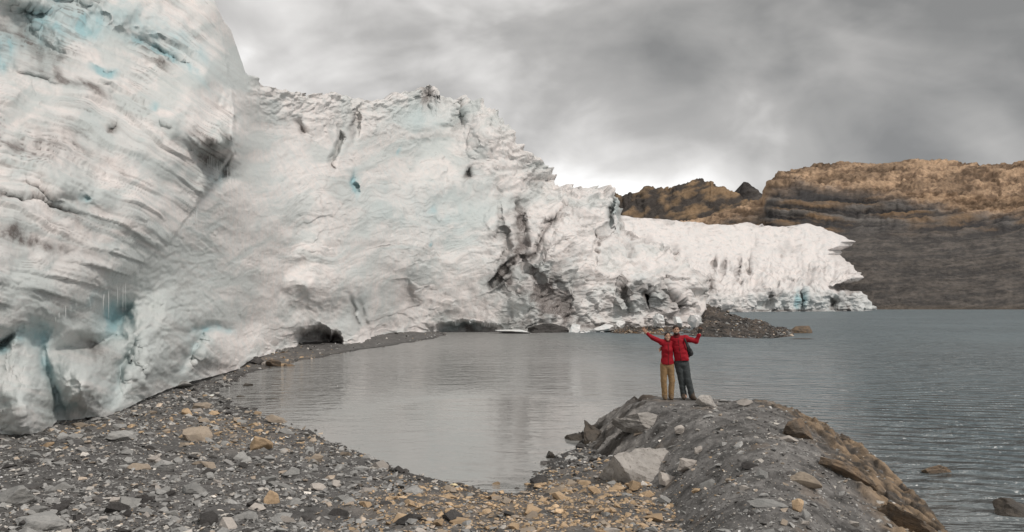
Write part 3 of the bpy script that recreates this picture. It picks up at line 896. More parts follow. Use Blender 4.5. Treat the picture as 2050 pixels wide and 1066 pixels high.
kl = sst(-.6, .7, .55 * l1 + .6 * l2 + .5 * n + .4 * l3 + .5 * fbm(PX / 10. + PY / 20., PY / 6., 64., 3))[..., None]
cl2 = lo_c * kl + lo_d * (1 - kl)
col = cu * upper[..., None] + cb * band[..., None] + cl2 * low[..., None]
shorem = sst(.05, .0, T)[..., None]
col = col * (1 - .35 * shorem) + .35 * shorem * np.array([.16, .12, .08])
back = []
for off in (60, 200, 500):
    r = P[-1].copy(); r *= np.array([1 + off / 960, 1 + off / 960, 1]); r[:, 2] += -.05 * off
    back.append(r)
P = np.concatenate([P, np.array(back)], 0)
col = np.concatenate([col, np.repeat(col[-1:], 3, 0)], 0)
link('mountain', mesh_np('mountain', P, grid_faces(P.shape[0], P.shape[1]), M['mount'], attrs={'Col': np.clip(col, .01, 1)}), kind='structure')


def ridge_mesh(name, sky_pts, y_bot, D0, D1, px0, px1, step, c_hi, c_lo, seed, amp, jag):
    cols = np.arange(px0, px1, step)
    ty = skyl(sky_pts, cols) + jag * fbm(cols / 14., seed, .5, 4, .6)
    tv = np.linspace(0, 1, 120)
    T, PX = np.meshgrid(tv, cols, indexing='ij')
    PY = y_bot * (1 - T) + ty[None] * T
    D = D0 + (D1 - D0) * T
    P = ray_pts(PX, PY, D)
    Nn = grid_normals(P)
    toc = np.stack([-P[..., 0], -P[..., 1], H - P[..., 2]], -1)
    Nn *= np.sign((Nn * toc).sum(-1, keepdims=True))
    ph = PY + .55 * PX
    r = ridged(ph / 28., (PX - PY) / 90., seed, 5, .58)
    st = perlin((PX - .6 * PY) / 80., (PY + .35 * PX) / 6., seed + 3)
    f1 = fbm(PX / 30., PY / 22., seed + 5, 5)
    P = P + Nn * ((amp * (r - 1) + .5 * amp * f1 + .35 * amp * st) * D / F)[..., None]
    k = sst(-.5, .5, f1 + .5 * st + (PX - (px0 + px1) / 2) / (px1 - px0) * 1.2 - .15)[..., None]
    col = np.array(c_hi) * k + np.array(c_lo) * (1 - k)
    b = P[-1].copy(); b[:, 1] += 150; b[:, 2] -= 25
    P = np.concatenate([P, b[None]], 0); col = np.concatenate([col, col[-1:]], 0)
    link(name, mesh_np(name, P, grid_faces(P.shape[0], P.shape[1]), M['ridge'], attrs={'Col': np.clip(col, .01, 1)}), kind='structure')


ridge_mesh('mountain_ridge', [(1150, 396), (1225, 387), (1245, 395), (1262, 389), (1275, 388), (1292, 375), (1302, 373), (1330, 381), (1350, 374), (1366, 367), (1390, 360), (1405, 359),
                              (1420, 367), (1442, 373), (1462, 384), (1482, 394), (1500, 401), (1540, 405), (1600, 410)], 470, 1050, 1250, 1150, 1600, 1.5,
           (.27, .185, .11), (.065, .056, .05), 71.0, 5.0, 3.0)
ridge_mesh('mountain_peak', [(1465, 420), (1478, 398), (1484, 372), (1489, 364), (1497, 366), (1510, 376), (1530, 391), (1545, 402), (1570, 425)], 450, 1290, 1340, 1465, 1570, 1.2,
           (.10, .09, .083), (.06, .055, .053), 81.0, 2.0, 1.2)

# ------------------------------------------------------------------ moraine spit beyond the bay
cols = np.arange(1190, 1590, 1.6)
near = skyl([(1190, 664), (1230, 668), (1300, 670), (1410, 675), (1500, 678), (1545, 678), (1590, 673)], cols)
sil = skyl([(1190, 660), (1230, 656), (1300, 653), (1388, 652), (1402, 622), (1412, 608), (1432, 615), (1460, 626), (1490, 636), (1520, 645), (1560, 655), (1590, 668)], cols)
Dn = H * F / (near - YH)
Ds = np.interp(cols, [1190, 1300, 1400, 1500, 1590], [104, 112, 128, 108, 90])
zs = H - (sil - YH) / F * Ds
rows = np.linspace(-.08, 1.6, 150)
Q, PX = np.meshgrid(rows, cols, indexing='ij')
D = Dn + Q * (Ds - Dn)
prof = np.where(Q < 1, np.interp(Q, [-.08, 0, .25, .7, 1], [-.12, 0, .16, .62, 1]), np.interp(Q, [1, 1.6], [1, -.3]))
X, Y = (PX - CX) / F * D, D
nz = fbm(X / 3., Y / 6., 91., 5, .55)
Z = zs[None] * prof + (.34 * nz + .20 * fbm(X / .8, Y / 1.6, 95., 3)) * sst(-.05, .2, Q)
k = sst(-.4, .5, nz + .5 * perlin(X / 1.5, Y / 12., 93.))[..., None]
col = np.array([.12, .10, .085]) * k + np.array([.055, .05, .046]) * (1 - k)
kb = (spot(PX, Q, 1270, .1, 60, .25) * sst(-.2, .4, nz))[..., None]
col = col * (1 - kb) + np.array([.19, .115, .06]) * kb
link('moraine_spit', mesh_np('moraine_spit', np.stack([X, Y, Z], -1), grid_faces(*X.shape), M['spit'], attrs={'Col': np.clip(col, .01, 1)}),
     label='dark gravel moraine spit running from the ice into the lake', cat='moraine')

SPIT = np.stack([X, Y, Z], -1)[(Q > 0.02) & (Q < 1.02) & (PX > 1225) & (PX < 1585)]

# ------------------------------------------------------------------ boulders
def ico(sub):
    bm = bmesh.new()
    bmesh.ops.create_icosphere(bm, subdivisions=sub, radius=1)
    V = np.array([v.co[:] for v in bm.verts]); Fc = np.array([[v.index for v in f.verts] for f in bm.faces])
    bm.free()
    return V, Fc


ICO = {s: ico(s) for s in (3, 4, 5)}


def boulder_mesh(name, size, seed, mat, sub=4, cuts=14, rough=.08, flat=.75):
    rs = np.random.RandomState(seed)
    V, Fc = ICO[sub]
    V = V.copy()
    for i in range(cuts):                                          # broken facets
        nrm = rs.normal(size=3); nrm /= np.linalg.norm(nrm)
        dd = rs.uniform(.38, .80)
        h = V @ nrm - dd
        V = V - np.maximum(h, 0)[:, None] * nrm * .98
    V = V / np.abs(V).max(0)
    s = seed * 3.7
    nn = fbm(V[:, 0] * 1.6 + s, V[:, 1] * 1.6, V[:, 2] * 1.6, 5, .55)
    lay_n = perlin((V @ np.array([.4, .3, .85])) * 5 + s, V[:, 0] * .8, V[:, 1] * .8)
    rg = ridged(V[:, 0] * 2.2 + s, V[:, 1] * 2.2, V[:, 2] * 2.2, 4)
    V = V * (1 + rough * nn + rough * .6 * lay_n + rough * .5 * (rg - 1))[:, None]
    V[:, 2] = np.maximum(V[:, 2], -flat)
    V = V * np.array(size) * .5
    V[:, 2] -= V[:, 2].min()
    return mesh_np(name, V, Fc, mat, False)


def boulder(name, px, py, D, wpx, hpx, depth, mat, seed, label, cat, sink=.12, rot=0.0, tilt=0.0, z=None, sub=4, cuts=16, rough=.08, group=None):
    """foot at picture row py of the ground at distance D; width and height in px of the photograph"""
    x = (px - CX) / F * D
    if z is None:
        z = H - (py - YH) / F * D
    wd, ht = wpx * D / F, hpx * D / F
    o = link(name, boulder_mesh(name, (wd, depth, ht * (1 + sink)), seed, mat, sub, cuts, rough), None, (x, D, z - ht * sink), label, cat, group)
    o.rotation_euler = (0, math.radians(tilt), math.radians(rot))
    return o


def on_surface(px, py, zoff=0.0):
    """point of the built ground seen at (px, py)"""
    Ds = np.linspace(8.5, 45, 1500)
    X = (px - CX) / F * Ds
    z, _, _ = surf_z(X, Ds)
    zr = H - (py - YH) / F * Ds
    hit = np.argmax(zr <= z) if (zr <= z).any() else len(Ds) - 1
    return float(Ds[hit]), float(z[hit])


def stone_at(name, px, py, wpx, hpx, mat, seed, label, cat='stone', rot=0, tilt=0, dep=.8, sink=.15, sub=3, cuts=16, rough=.06, group=None):
    D, z = on_surface(px, py)
    return boulder(name, px, py, D, wpx, hpx, wpx * dep * D / F, mat, seed, label, cat, sink, rot, tilt, z, sub, cuts, rough, group)


stone_at('boulder', 1250, 958, 150, 100, M['granite'], 11, 'largest pale grey boulder leaning on the left of the outcrop', 'boulder', 10, 20, .8, .60, 5, 8, .09)
stone_at('boulder', 1290, 850, 130, 38, M['granite'], 12, 'broad grey rock hump just below the couple on the outcrop crest', 'boulder', 8, 4, .8, .5, 5, 16, .12)
stone_at('boulder', 1190, 880, 80, 40, M['wet'], 13, 'dark wet rock at the left tip of the outcrop', 'boulder', 20, 10, .7, .5, 4, 12, .12)
stone_at('boulder', 1150, 888, 44, 22, M['wet'], 14, 'small dark pointed rock touching the bay beside the outcrop tip', 'boulder', -20, -8, .7, .3, 4)
stone_at('boulder', 1412, 812, 52, 26, M['granite'], 16, 'rounded brown-grey rock right beside the man\'s boots', 'boulder', 0, 6, .6, .3, 4)
stone_at('stone', 1492, 811, 34, 13, M['pale'], 17, 'white stone on the crest beside the ochre ledge', 'stone', 0, 0)
stone_at('stone', 1578, 884, 46, 17, M['pale'], 18, 'elongated white stone lying under the ochre ledges', 'stone', -8, 8, .5)
stone_at('boulder', 1592, 872, 78, 46, M['brown'], 19, 'dark brown angular block above the elongated white stone', 'boulder', 15, 10, .8, .35, 4, 12, .1)
stone_at('stone', 1334, 968, 36, 30, M['pale'], 20, 'angular pale stone at the right foot of the largest boulder', 'stone', 30, 12)
stone_at('stone', 1376, 940, 48, 32, M['pale'], 21, 'cracked white stone in mid-outcrop above the angular pale one', 'stone', 10, 10, .8, .2, 4)
stone_at('stone', 1396, 909, 20, 17, M['pale'], 22, 'small rounded white stone above the cracked white one', 'stone')
stone_at('stone', 1362, 868, 30, 18, M['pale'], 23, 'small pale stone on dark sediment below the couple', 'stone', 40)
stone_at('stone', 1272, 980, 34, 20, M['ochre'], 24, 'bright ochre stone below the largest boulder', 'stone', 20)
stone_at('stone', 1500, 936, 40, 14, M['dark'], 25, 'flat black stone in the middle of the outcrop', 'stone', 5)
stone_at('stone', 1605, 968, 80, 26, M['tan'], 26, 'flat pinkish tan slab halfway down the outcrop', 'stone', -35, 6, .5, .4, 4)
stone_at('stone', 1596, 1022, 26, 26, M['ochre'], 28, 'small ochre stone touching a grey one low on the outcrop', 'stone', 12)
stone_at('stone', 1612, 1040, 26, 30, M['slate'], 29, 'small upright grey stone touching the ochre one', 'stone', 60, 20)
stone_at('stone', 1530, 1012, 90, 18, M['slate'], 30, 'long thin grey rib of rock low on the outcrop', 'stone', -30, 5, .3, .4, 4)
stone_at('boulder', 1790, 1040, 140, 40, M['brown'], 31, 'ochre and brown ledge block at the lower right of the outcrop', 'boulder', -42, 10, .45, .55, 4, 12, .12)
stone_at('boulder', 1690, 950, 130, 40, M['brown'], 32, 'long brown ledge block along the lake side of the outcrop', 'boulder', -42, 12, .4, .55, 4, 12, .12)
# rocks standing in the lake
boulder('boulder', 1866, 945, 17.0, 84, 25, .45, M['brown'], 41, 'brown rock awash in the lake right of the outcrop', 'boulder', .5, -6, 4, -.05, 4, 8, .14)
boulder('boulder', 2036, 1040, 13.6, 120, 42, .6, M['wet'], 42, 'dark brown rock in the lake at the right picture edge', 'boulder', .4, -12, 10, -.05, 4, 8, .1)
boulder('boulder', 1942, 1075, 12.1, 84, 42, .6, M['slate'], 43, 'rounded grey rock in the water at the lower right', 'boulder', .3, 0, 5, -.1, 4, 8, .08)
boulder('boulder', 1596, 667, 93.5, 62, 25, 2.2, M['brown'], 44, 'rounded brown rock off the tip of the moraine spit', 'boulder', .3, 0, -3, -.3, 4, 6, .08)
boulder('boulder', 1604, 680, 78.0, 66, 5, 1.0, M['wet'], 45, 'flat black rock sliver barely above water before the spit', 'boulder', .5, 0, 0, -.12, 3, 6, .1)
boulder('boulder', 494, 773, 34.5, 26, 9, .35, M['wet'], 46, 'brown rock awash by the left end of the bay, farther one', 'boulder', .5, 0, 0, -.06, 3)
boulder('boulder', 486, 794, 30.6, 26, 8, .3, M['wet'], 47, 'brown rock awash by the left end of the bay, nearer one', 'boulder', .5, 10, 0, -.06, 3)
boulder('boulder', 1103, 916, 18.6, 26, 22, .28, M['wet'], 48, 'dark stone at the corner of bay and outcrop', 'boulder', .3, 30, 0, -.03, 3)
boulder('boulder', 1070, 974, 15.6, 24, 16, .22, M['wet'], 49, 'black stone on the near waterline left of the ochre pebbles', 'boulder', .3, 0, 0, -.02, 3)
boulder('boulder', 918, 968, 15.9, 26, 8, .16, M['wet'], 50, 'flat black stone in shallow water at the near end of the bay', 'boulder', .3, 0, 0, -.02, 3)
boulder('boulder', 995, 968, 15.9, 22, 9, .16, M['ochre'], 51, 'ochre stone in shallow water at the near end of the bay', 'boulder', .3, 0, 0, -.02, 3)
# gravel mound in front of the stained ice
boulder('gravel_mound', 1097, 667, 95.0, 84, 24, 4.0, M['dark'], 52, 'dark rubble mound at the waterline under the stained ice', 'rubble mound', .3, 0, 0, -.2, 4, 5, .16)
# brown rocks by the ice cave
for i, (px, py, wd, ht, mt, lb) in enumerate([
        (548, 700, 40, 24, 'brown', 'brown angular rock left of the small ice cave, largest of the pile'), (516, 716, 42, 18, 'dark', 'black slab at the left end of the brown pile'),
        (530, 712, 18, 12, 'pale', 'white stone on the rock pile beside the cave'), (575, 702, 34, 18, 'brown', 'brown rock between the largest pile rock and the cave'),
        (600, 700, 24, 12, 'dark', 'dark rock at the mouth of the small ice cave'), (560, 716, 34, 12, 'ochre', 'ochre rock at the front of the pile by the cave'), (360, 775, 62, 18, 'slate', 'smooth grey slab at the foot of the left ice wall')]):
    stone_at('boulder', px, py, wd, ht, M[mt], 60 + i, lb, 'boulder', 17 * i, 3, .8, .25, 4)
# named stones on the beach
for i, (px, py, wd, ht, mt, lb) in enumerate([
        (552, 846, 40, 18, 'tan', 'tan boulder on the beach edge alone beside the water'), (374, 830, 34, 18, 'ochre', 'ochre rock on the upper beach near the ice'), (396, 884, 60, 34, 'tan', 'tan broken rock in mid-beach, largest of the ochre patch'),
        (405, 818, 40, 24, 'tan', 'tan rock just behind the ochre one near the ice'), (516, 898, 60, 32, 'ochre', 'ochre angular rock with dark side in mid-beach'), (80, 1052, 120, 40, 'slate', 'large pale grey slab in the lower left corner'), (24, 1006, 90, 40, 'slate', 'grey slab at the left picture edge above the corner slab'),
        (330, 940, 56, 24, 'slate', 'grey pointed slab in mid-beach left of the ochre drift'), (255, 1010, 52, 20, 'slate', 'flat grey stone beside others on the lower left beach'), (382, 985, 54, 22, 'slate', 'flat light grey slate below the pointed slab'),
        (548, 1008, 40, 32, 'ochre', 'ochre rock alone low on the grey beach'), (270, 940, 60, 16, 'tan', 'flat tan slate near the pointed slab'), (240, 880, 60, 20, 'slate', 'flat grey slate high on the left beach')]):
    stone_at('boulder' if wd > 45 else 'stone', px, py, wd, ht, M[mt], 80 + i, lb, 'stone', rnd.uniform(-40, 40), rnd.uniform(-8, 8), .7, .3, 4, 18, .07)

# fallen ice blocks at the foot of the cliff
M['iceblock'], t, b = new_mat('ice_block')
p = geo_pos(t)
t.l(t.mix(t.ramp(t.noise(p, 1.5, 5), .4, .7), (.80, .79, .78), (.66, .70, .70)), b.inputs['Base Color'])
b.inputs['Roughness'].default_value = .4
bump(t, b, t.noise(p, 4, 6, .6), .4, .1)
for i, (px, py, D_, wd, ht, lb) in enumerate([
        (1030, 667, 93, 78, 12, 'flat white ice slab at the waterline left of the rubble mound'), (1150, 664, 95, 28, 22, 'upright white ice block right beside the rubble mound'),
        (1205, 664, 96, 66, 17, 'long white ice block at the waterline right of the rubble mound'), (1240, 655, 100, 28, 18, 'small white ice block between the long one and the spit'),
        (1322, 650, 102, 44, 26, 'white pointed ice block on the spit, left of two rounder ones'), (1357, 650, 102, 36, 24, 'middle of three white ice blocks on the spit'),
        (1391, 649, 103, 36, 28, 'greyish ice block on the spit, rightmost of the three large'), (1408, 651, 100, 18, 8, 'smallest white ice lump at the right end of the spit blocks')]):
    boulder('ice_block', px, py, D_, wd, ht, wd * D_ / F * .7, M['iceblock'], 120 + i, lb, 'ice block', .25, 20 * i, 0, None, 4, 10, .09, 'ice blocks fallen from the cliff')

for i in range(12):
    px_ = 1135 + 150 * rnd.random()
    D_ = 95 + (px_ - 1135) * .03 + rnd.uniform(-2, 1)
    boulder('ice_block', px_, 0, D_, rnd.uniform(6, 16), rnd.uniform(4, 8), .6, M['iceblock'], 140 + i, 'small white ice fragment at the waterline right of the rubble mound', 'ice block', .3, 30 * i, 0, -.08, 3, 10, .09, 'ice blocks fallen from the cliff')

# ------------------------------------------------------------------ loose stones: the largest as things, the rest as gravel
def shard(seed, n_):
    rs = np.random.RandomState(seed)
    v = rs.normal(size=(n_, 3)); v /= np.linalg.norm(v, axis=1, keepdims=True)
    v *= np.array([1.0, rs.uniform(.55, .9), rs.uniform(.25, .6)]) * rs.uniform(.75, 1.1, (n_, 1))
    bm = bmesh.new()
    for q in v:
        bm.verts.new(q)
    r = bmesh.ops.convex_hull(bm, input=bm.verts)
    bmesh.ops.delete(bm, geom=[q for q in bm.verts if not q.link_faces], context='VERTS')
    bm.verts.index_update()
    V = np.array([q.co[:] for q in bm.verts]); Fc = np.array([[q.index for q in f.verts] for f in bm.faces])
    bm.free()
    return V, Fc


SH = [shard(200 + i, 13 if i % 4 == 0 else 9) for i in range(24)]
rs = np.random.RandomState(33)
# scatter: positions drawn in perspective so that near and far ground are covered alike
NS = 140000
px = rs.uniform(-60, 1960, NS)
Dg = 1 / rs.uniform(1 / 60., 1 / 7.6, NS)
Dg = np.where(rs.rand(NS) < .35, rs.uniform(8, 40, NS), Dg)
Dg = np.where(rs.rand(NS) < .05, rs.uniform(45, 95, NS), Dg)
X = (px - CX) / F * Dg
Y = Dg
Z, onrock, sd = surf_z(X, Y)
keep = Z > -.06
gl_x = -.9 + np.interp(Y, [14, 18.7, 22.4, 28, 33, 43, 57, 64, 80, 95], [-11.4, -11.4, -10.9, -12.0, -12.9, -14.0, -15.5, -15.6, -13, -9])
keep &= X > gl_x
keep &= ~((Y > 92)) & ((Y < 62) | (X < -2))
_, brr, bll, _ = outcrop_z(np.clip(px, 1062, 2050), np.clip(Y, 6, 23.5))
keep &= ~(onrock & (rs.rand(NS) < .45 + .40 * np.maximum(brr, bll)))
keep &= np.hypot(X - 4.05, Y - 19.4) > .75
keep &= ~(onrock & (Z < .12) & (px > 1500))
bare = fbm(X / 1.3, Y / 1.3, 66., 3)
keep &= ~((~onrock) & (bare > .45) & (rs.rand(NS) < .75))
X, Y, Z, onrock, px, sd = (q[keep] for q in (X, Y, Z, onrock, px, sd))
n_ = len(X)
size = np.exp(rs.normal(math.log(.020), .74, n_))
size *= np.where(onrock, .70, 1.0)
size *= np.interp(Y, [8, 14, 25, 60, 95], [1.0, 1.05, 1.5, 3.0, 6.0])
size = np.clip(size, .010, .24)
oc = ochre_amount(X, Y) * np.where(onrock, .35, 1)
rr = rs.rand(n_)
tone = rs.rand(n_)
kind = np.where(rr < oc * .62, 2, np.where(rr < oc * .62 + .05 + .25 * oc, 4, np.where(tone < .22, 1, np.where(tone > .86, 3, 0))))
kind = np.where((sd < .25) & (~onrock) & (rs.rand(n_) < .5), 1, kind)
rot = rs.uniform(0, 2 * np.pi, n_)
tiltx, tilty = rs.normal(0, .22, n_), rs.normal(0, .22, n_)
order = np.argsort(-size / Y)
vis = (px > -30) & (px < 2000)
NBIG = 250
big = [i for i in order if vis[i] and (YH + (H - Z[i]) / Y[i] * F) < 1075][:NBIG]
bigset = set(big)
KM = ['slate', 'dark', 'ochre', 'pale', 'tan']
KLAB = {0: ('grey slate stone on the gravel beach', 'grey slate stones on the beach'), 1: ('dark stone on the gravel beach', 'dark stones on the beach'),
        2: ('ochre stone on the gravel beach', 'ochre stones on the beach'), 3: ('pale whitish stone on the gravel beach', 'pale stones on the beach'),
        4: ('dull tan stone on the gravel beach', 'tan stones on the beach')}
KLAB_R = {k: (v[0].replace('the gravel beach', 'the rock outcrop'), v[1].replace('the beach', 'the outcrop')) for k, v in KLAB.items()}
sh_me = [mesh_np('stone', V, Fc, M['slate'], False) for V, Fc in SH]
for i in big:
    o = link('stone', sh_me[(i % 6) * 4], None, (X[i], Y[i], Z[i] + size[i] * .08))
    o.scale = (size[i],) * 3
    o.rotation_euler = (tiltx[i], tilty[i], rot[i])
    sl = o.material_slots[0]
    sl.link = 'OBJECT'
    sl.material = M[KM[kind[i]]]
    lb, gp = (KLAB_R if onrock[i] else KLAB)[int(kind[i])]
    qy = YH + (H - Z[i]) / Y[i] * F
    bigger = size[i] * F / Y[i] > 19
    where = ''
    if onrock[i]:
        where = ', crest side below the couple' if qy < 900 else (', lower left part beside the ochre pebbles' if px[i] < 1450 else ', lower part nearer the lake')
    elif sd[i] < .7:
        where = ', at the waterline of the bay'
    elif px[i] > 860:
        where = ', in the hollow between bay and outcrop'
    elif qy > 980:
        where = ', near the lower left corner' if px[i] < 300 else (', lower middle left' if px[i] < 600 else ', lower edge below the bay')
    else:
        where = ', upper part towards the ice wall' if px[i] < 300 else (', upper part between ice and water' if qy < 880 else ', middle part of the slope')
    lb = ('larger ' if bigger else 'small ') + lb + where
    o['label'], o['category'], o['group'] = lb, 'stone', gp
rsp = np.random.RandomState(9)
pk = SPIT[rsp.randint(0, len(SPIT), 2600)]                         # rubble on the moraine spit joins the gravel
n0 = n_
n_ = n_ + len(pk)
X, Y, Z = np.append(X, pk[:, 0]), np.append(Y, pk[:, 1]), np.append(Z, pk[:, 2])
size = np.append(size, np.clip(np.exp(rsp.normal(math.log(.13), .5, len(pk))), .06, .5))
kind = np.append(kind, rsp.choice([0, 1, 1, 1, 4, 2], len(pk), p=[.2, .25, .2, .2, .1, .05]))
rot = np.append(rot, rsp.uniform(0, 6.28, len(pk)))
tiltx, tilty = np.append(tiltx, rsp.normal(0, .3, len(pk))), np.append(tilty, rsp.normal(0, .3, len(pk)))
BASE = np.array([[.305, .302, .292], [.095, .090, .086], [.47, .345, .22], [.50, .47, .43], [.40, .335, .27]])
VV, FF, CC, off = [], [], [], 0
rest = np.array([i for i in range(n_) if i not in bigset])
for s in range(24):
    idx = rest[rest % 24 == s]
    V, Fc = SH[s]
    c, sn = np.cos(rot[idx]), np.sin(rot[idx])
    v = V[None] * size[idx][:, None, None]
    z2 = v[..., 2] + v[..., 0] * tilty[idx][:, None] + v[..., 1] * tiltx[idx][:, None]
    x2 = v[..., 0] * c[:, None] - v[..., 1] * sn[:, None] + X[idx][:, None]
    y2 = v[..., 0] * sn[:, None] + v[..., 1] * c[:, None] + Y[idx][:, None]
    VV.append(np.stack([x2, y2, z2 + (Z[idx] + size[idx] * .06)[:, None]], -1).reshape(-1, 3))
    FF.append((Fc[None] + (np.arange(len(idx)) * len(V))[:, None, None] + off).reshape(-1, 3))
    cc = BASE[kind[idx]] * np.exp(rs.normal(0, .22, len(idx)))[:, None]
    CC.append(np.repeat(cc[:, None], len(V), 1).reshape(-1, 3))
    off += len(idx) * len(V)
gravel = link('gravel', mesh_np('gravel', np.concatenate(VV), np.concatenate(FF), M['gravel'], False, {'Col': np.clip(np.concatenate(CC), .01, .8)}),
              label='mixed grey and ochre gravel covering the beach and outcrop', cat='gravel', kind='stuff')

# ------------------------------------------------------------------ the couple
def surface_nets(f, org, h):
    s = f < 0
    nx, ny, nz = f.shape
    cs = [s[i:nx - 1 + i, j:ny - 1 + j, k:nz - 1 + k] for i in (0, 1) for j in (0, 1) for k in (0, 1)]
    tot = sum(c.astype(np.int8) for c in cs)
    act = (tot > 0) & (tot < 8)
    I = np.argwhere(act)
    idx = np.full(act.shape, -1, np.int64)
    idx[act] = np.arange(len(I))
    acc, cnt = np.zeros((len(I), 3)), np.zeros(len(I))
    corners = [(i, j, k) for i in (0, 1) for j in (0, 1) for k in (0, 1)]
    for a in range(8):
        for b_ in range(a + 1, 8):
            ca, cb = np.array(corners[a]), np.array(corners[b_])
            if np.abs(ca - cb).sum() != 1:
                continue
            fa, fb = f[tuple((I + ca).T)], f[tuple((I + cb).T)]
            m_ = (fa < 0) != (fb < 0)
            tq = np.where(m_, fa / (fa - fb + 1e-12), 0)
            acc += m_[:, None] * (ca + tq[:, None] * (cb - ca))
            cnt += m_
    V = (I + acc / cnt[:, None]) * h + np.array(org)
    quads = []
    for ax in range(3):
        sl0 = [slice(None)] * 3; sl1 = [slice(None)] * 3
        sl0[ax] = slice(0, -1); sl1[ax] = slice(1, None)
        a_, b_ = s[tuple(sl0)], s[tuple(sl1)]
        e_ = np.argwhere(a_ != b_)
        e1, e2 = [q for q in range(3) if q != ax]
        ok = (e_[:, e1] > 0) & (e_[:, e2] > 0) & (e_[:, e1] < f.shape[e1] - 1) & (e_[:, e2] < f.shape[e2] - 1)
        e_ = e_[ok]
        def cell(d1, d2):
            c_ = e_.copy(); c_[:, e1] += d1; c_[:, e2] += d2
            return idx[tuple(c_.T)]
        q = np.stack([cell(-1, -1), cell(0, -1), cell(0, 0), cell(-1, 0)], 1)
        inside = a_[tuple(e_.T)]
        flip = ~inside if ax != 1 else inside
        q[flip] = q[flip][:, ::-1]
        quads.append(q)
    return V, np.concatenate(quads)


class Sdf:
    def __init__(self, lo, hi, h):
        self.lo, self.h = np.array(lo, float), h
        self.n = np.ceil((np.array(hi) - self.lo) / h).astype(int) + 1
        self.f = np.full(self.n, .5, np.float32)
    def _box(self, lo, hi):
        a = np.clip(np.floor((np.array(lo) - self.lo) / self.h).astype(int), 0, self.n)
        b_ = np.clip(np.ceil((np.array(hi) - self.lo) / self.h).astype(int) + 1, 0, self.n)
        sl = tuple(slice(x, y) for x, y in zip(a, b_))
        ax = [self.lo[i] + self.h * np.arange(a[i], b_[i]) for i in range(3)]
        return sl, np.meshgrid(*ax, indexing='ij', sparse=True)
    def _put(self, sl, dd, k, sub=False):
        f = self.f[sl]
        if f.size == 0:
            return
        if sub:
            self.f[sl] = np.maximum(f, -dd)
            return
        hh = np.clip(.5 + .5 * (f - dd) / k, 0, 1)
        self.f[sl] = f * (1 - hh) + dd * hh - k * hh * (1 - hh)
    def cap(self, a, b_, ra, rb, k=.02, flat=1.0):
        """tapered limb from a to b; flat < 1 squashes it front to back"""
        a, b_ = np.array(a, float), np.array(b_, float)
        m_ = max(ra, rb) + 3 * k + .03
        sl, (x, y, z) = self._box(np.minimum(a, b_) - m_, np.maximum(a, b_) + m_)
        ba = b_ - a
        fy = 1 / flat
        px, py, pz = x - a[0], (y - a[1]), z - a[2]
        tq = np.clip((px * ba[0] + py * ba[1] + pz * ba[2]) / (ba @ ba), 0, 1)
        dd = np.sqrt((px - tq * ba[0]) ** 2 + ((py - tq * ba[1]) * fy) ** 2 + (pz - tq * ba[2]) ** 2) - (ra + (rb - ra) * tq)
        self._put(sl, dd, k)
    def ell(self, c, r, k=.02, sub=False):
        c, r = np.array(c, float), np.array(r, float)
        m_ = 3 * k + .03
        sl, (x, y, z) = self._box(c - r - m_, c + r + m_)
        k0 = np.sqrt(((x - c[0]) / r[0]) ** 2 + ((y - c[1]) / r[1]) ** 2 + ((z - c[2]) / r[2]) ** 2)
        k1 = np.sqrt(((x - c[0]) / r[0] ** 2) ** 2 + ((y - c[1]) / r[1] ** 2) ** 2 + ((z - c[2]) / r[2] ** 2) ** 2) + 1e-6
        self._put(sl, k0 * (k0 - 1) / k1, k, sub)
    def mesh(self, name, mat, folds=0.0, seed=0.0):
        V, Q = surface_nets(self.f, self.lo, self.h)
        if folds:
            g = np.stack(np.gradient(self.f, self.h), -1)
            ii = np.clip(np.round((V - self.lo) / self.h).astype(int), 0, self.n - 1)
            nn = g[tuple(ii.T)]
            nn /= np.linalg.norm(nn, axis=1, keepdims=True) + 1e-6
            V = V + nn * (folds * fbm(V[:, 0] * 7 + seed, V[:, 1] * 7, V[:, 2] * 11, 3))[:, None]
        return mesh_np(name, V, Q, mat)


def zip_part(s, person, top, bot, mat):
    """front zip: a thin strip proud of the jacket, from top to bottom point"""
    q = Sdf(s.lo, s.lo + (s.n - 1) * s.h, s.h)
    x = (s.lo[0] + s.h * np.arange(s.n[0]))[:, None, None]; y = (s.lo[1] + s.h * np.arange(s.n[1]))[None, :, None]; z = (s.lo[2] + s.h * np.arange(s.n[2]))[None, None]
    xc = bot[0] + (top[0] - bot[0]) * (z - bot[2]) / (top[2] - bot[2])
    q.f = np.maximum(np.maximum(s.f[:q.n[0], :q.n[1], :q.n[2]] - .008, np.abs(x - xc) - .011), np.maximum(np.maximum(y + .03, z - top[2]), bot[2] - z)).astype(np.float32)
    link('zip', q.mesh('zip', mat), person)


def plain(name, col, rough=.8, nscale=30, amt=.25):
    m, t, b = new_mat(name)
    p = t.n('ShaderNodeTexCoord').outputs['Object']
    n_ = t.noise(p, nscale, 5, .6)
    t.l(t.mix(1.0, (*col, 1), t.ramp(n_, .3, .7, 1 - amt, 1 + amt, False), 'MULTIPLY'), b.inputs['Base Color'])
    b.inputs['Roughness'].default_value = rough
    b.inputs['Specular IOR Level'].default_value = .25
    bump(t, b, t.noise(p, 18, 4, .6), .4, .012)
    return m


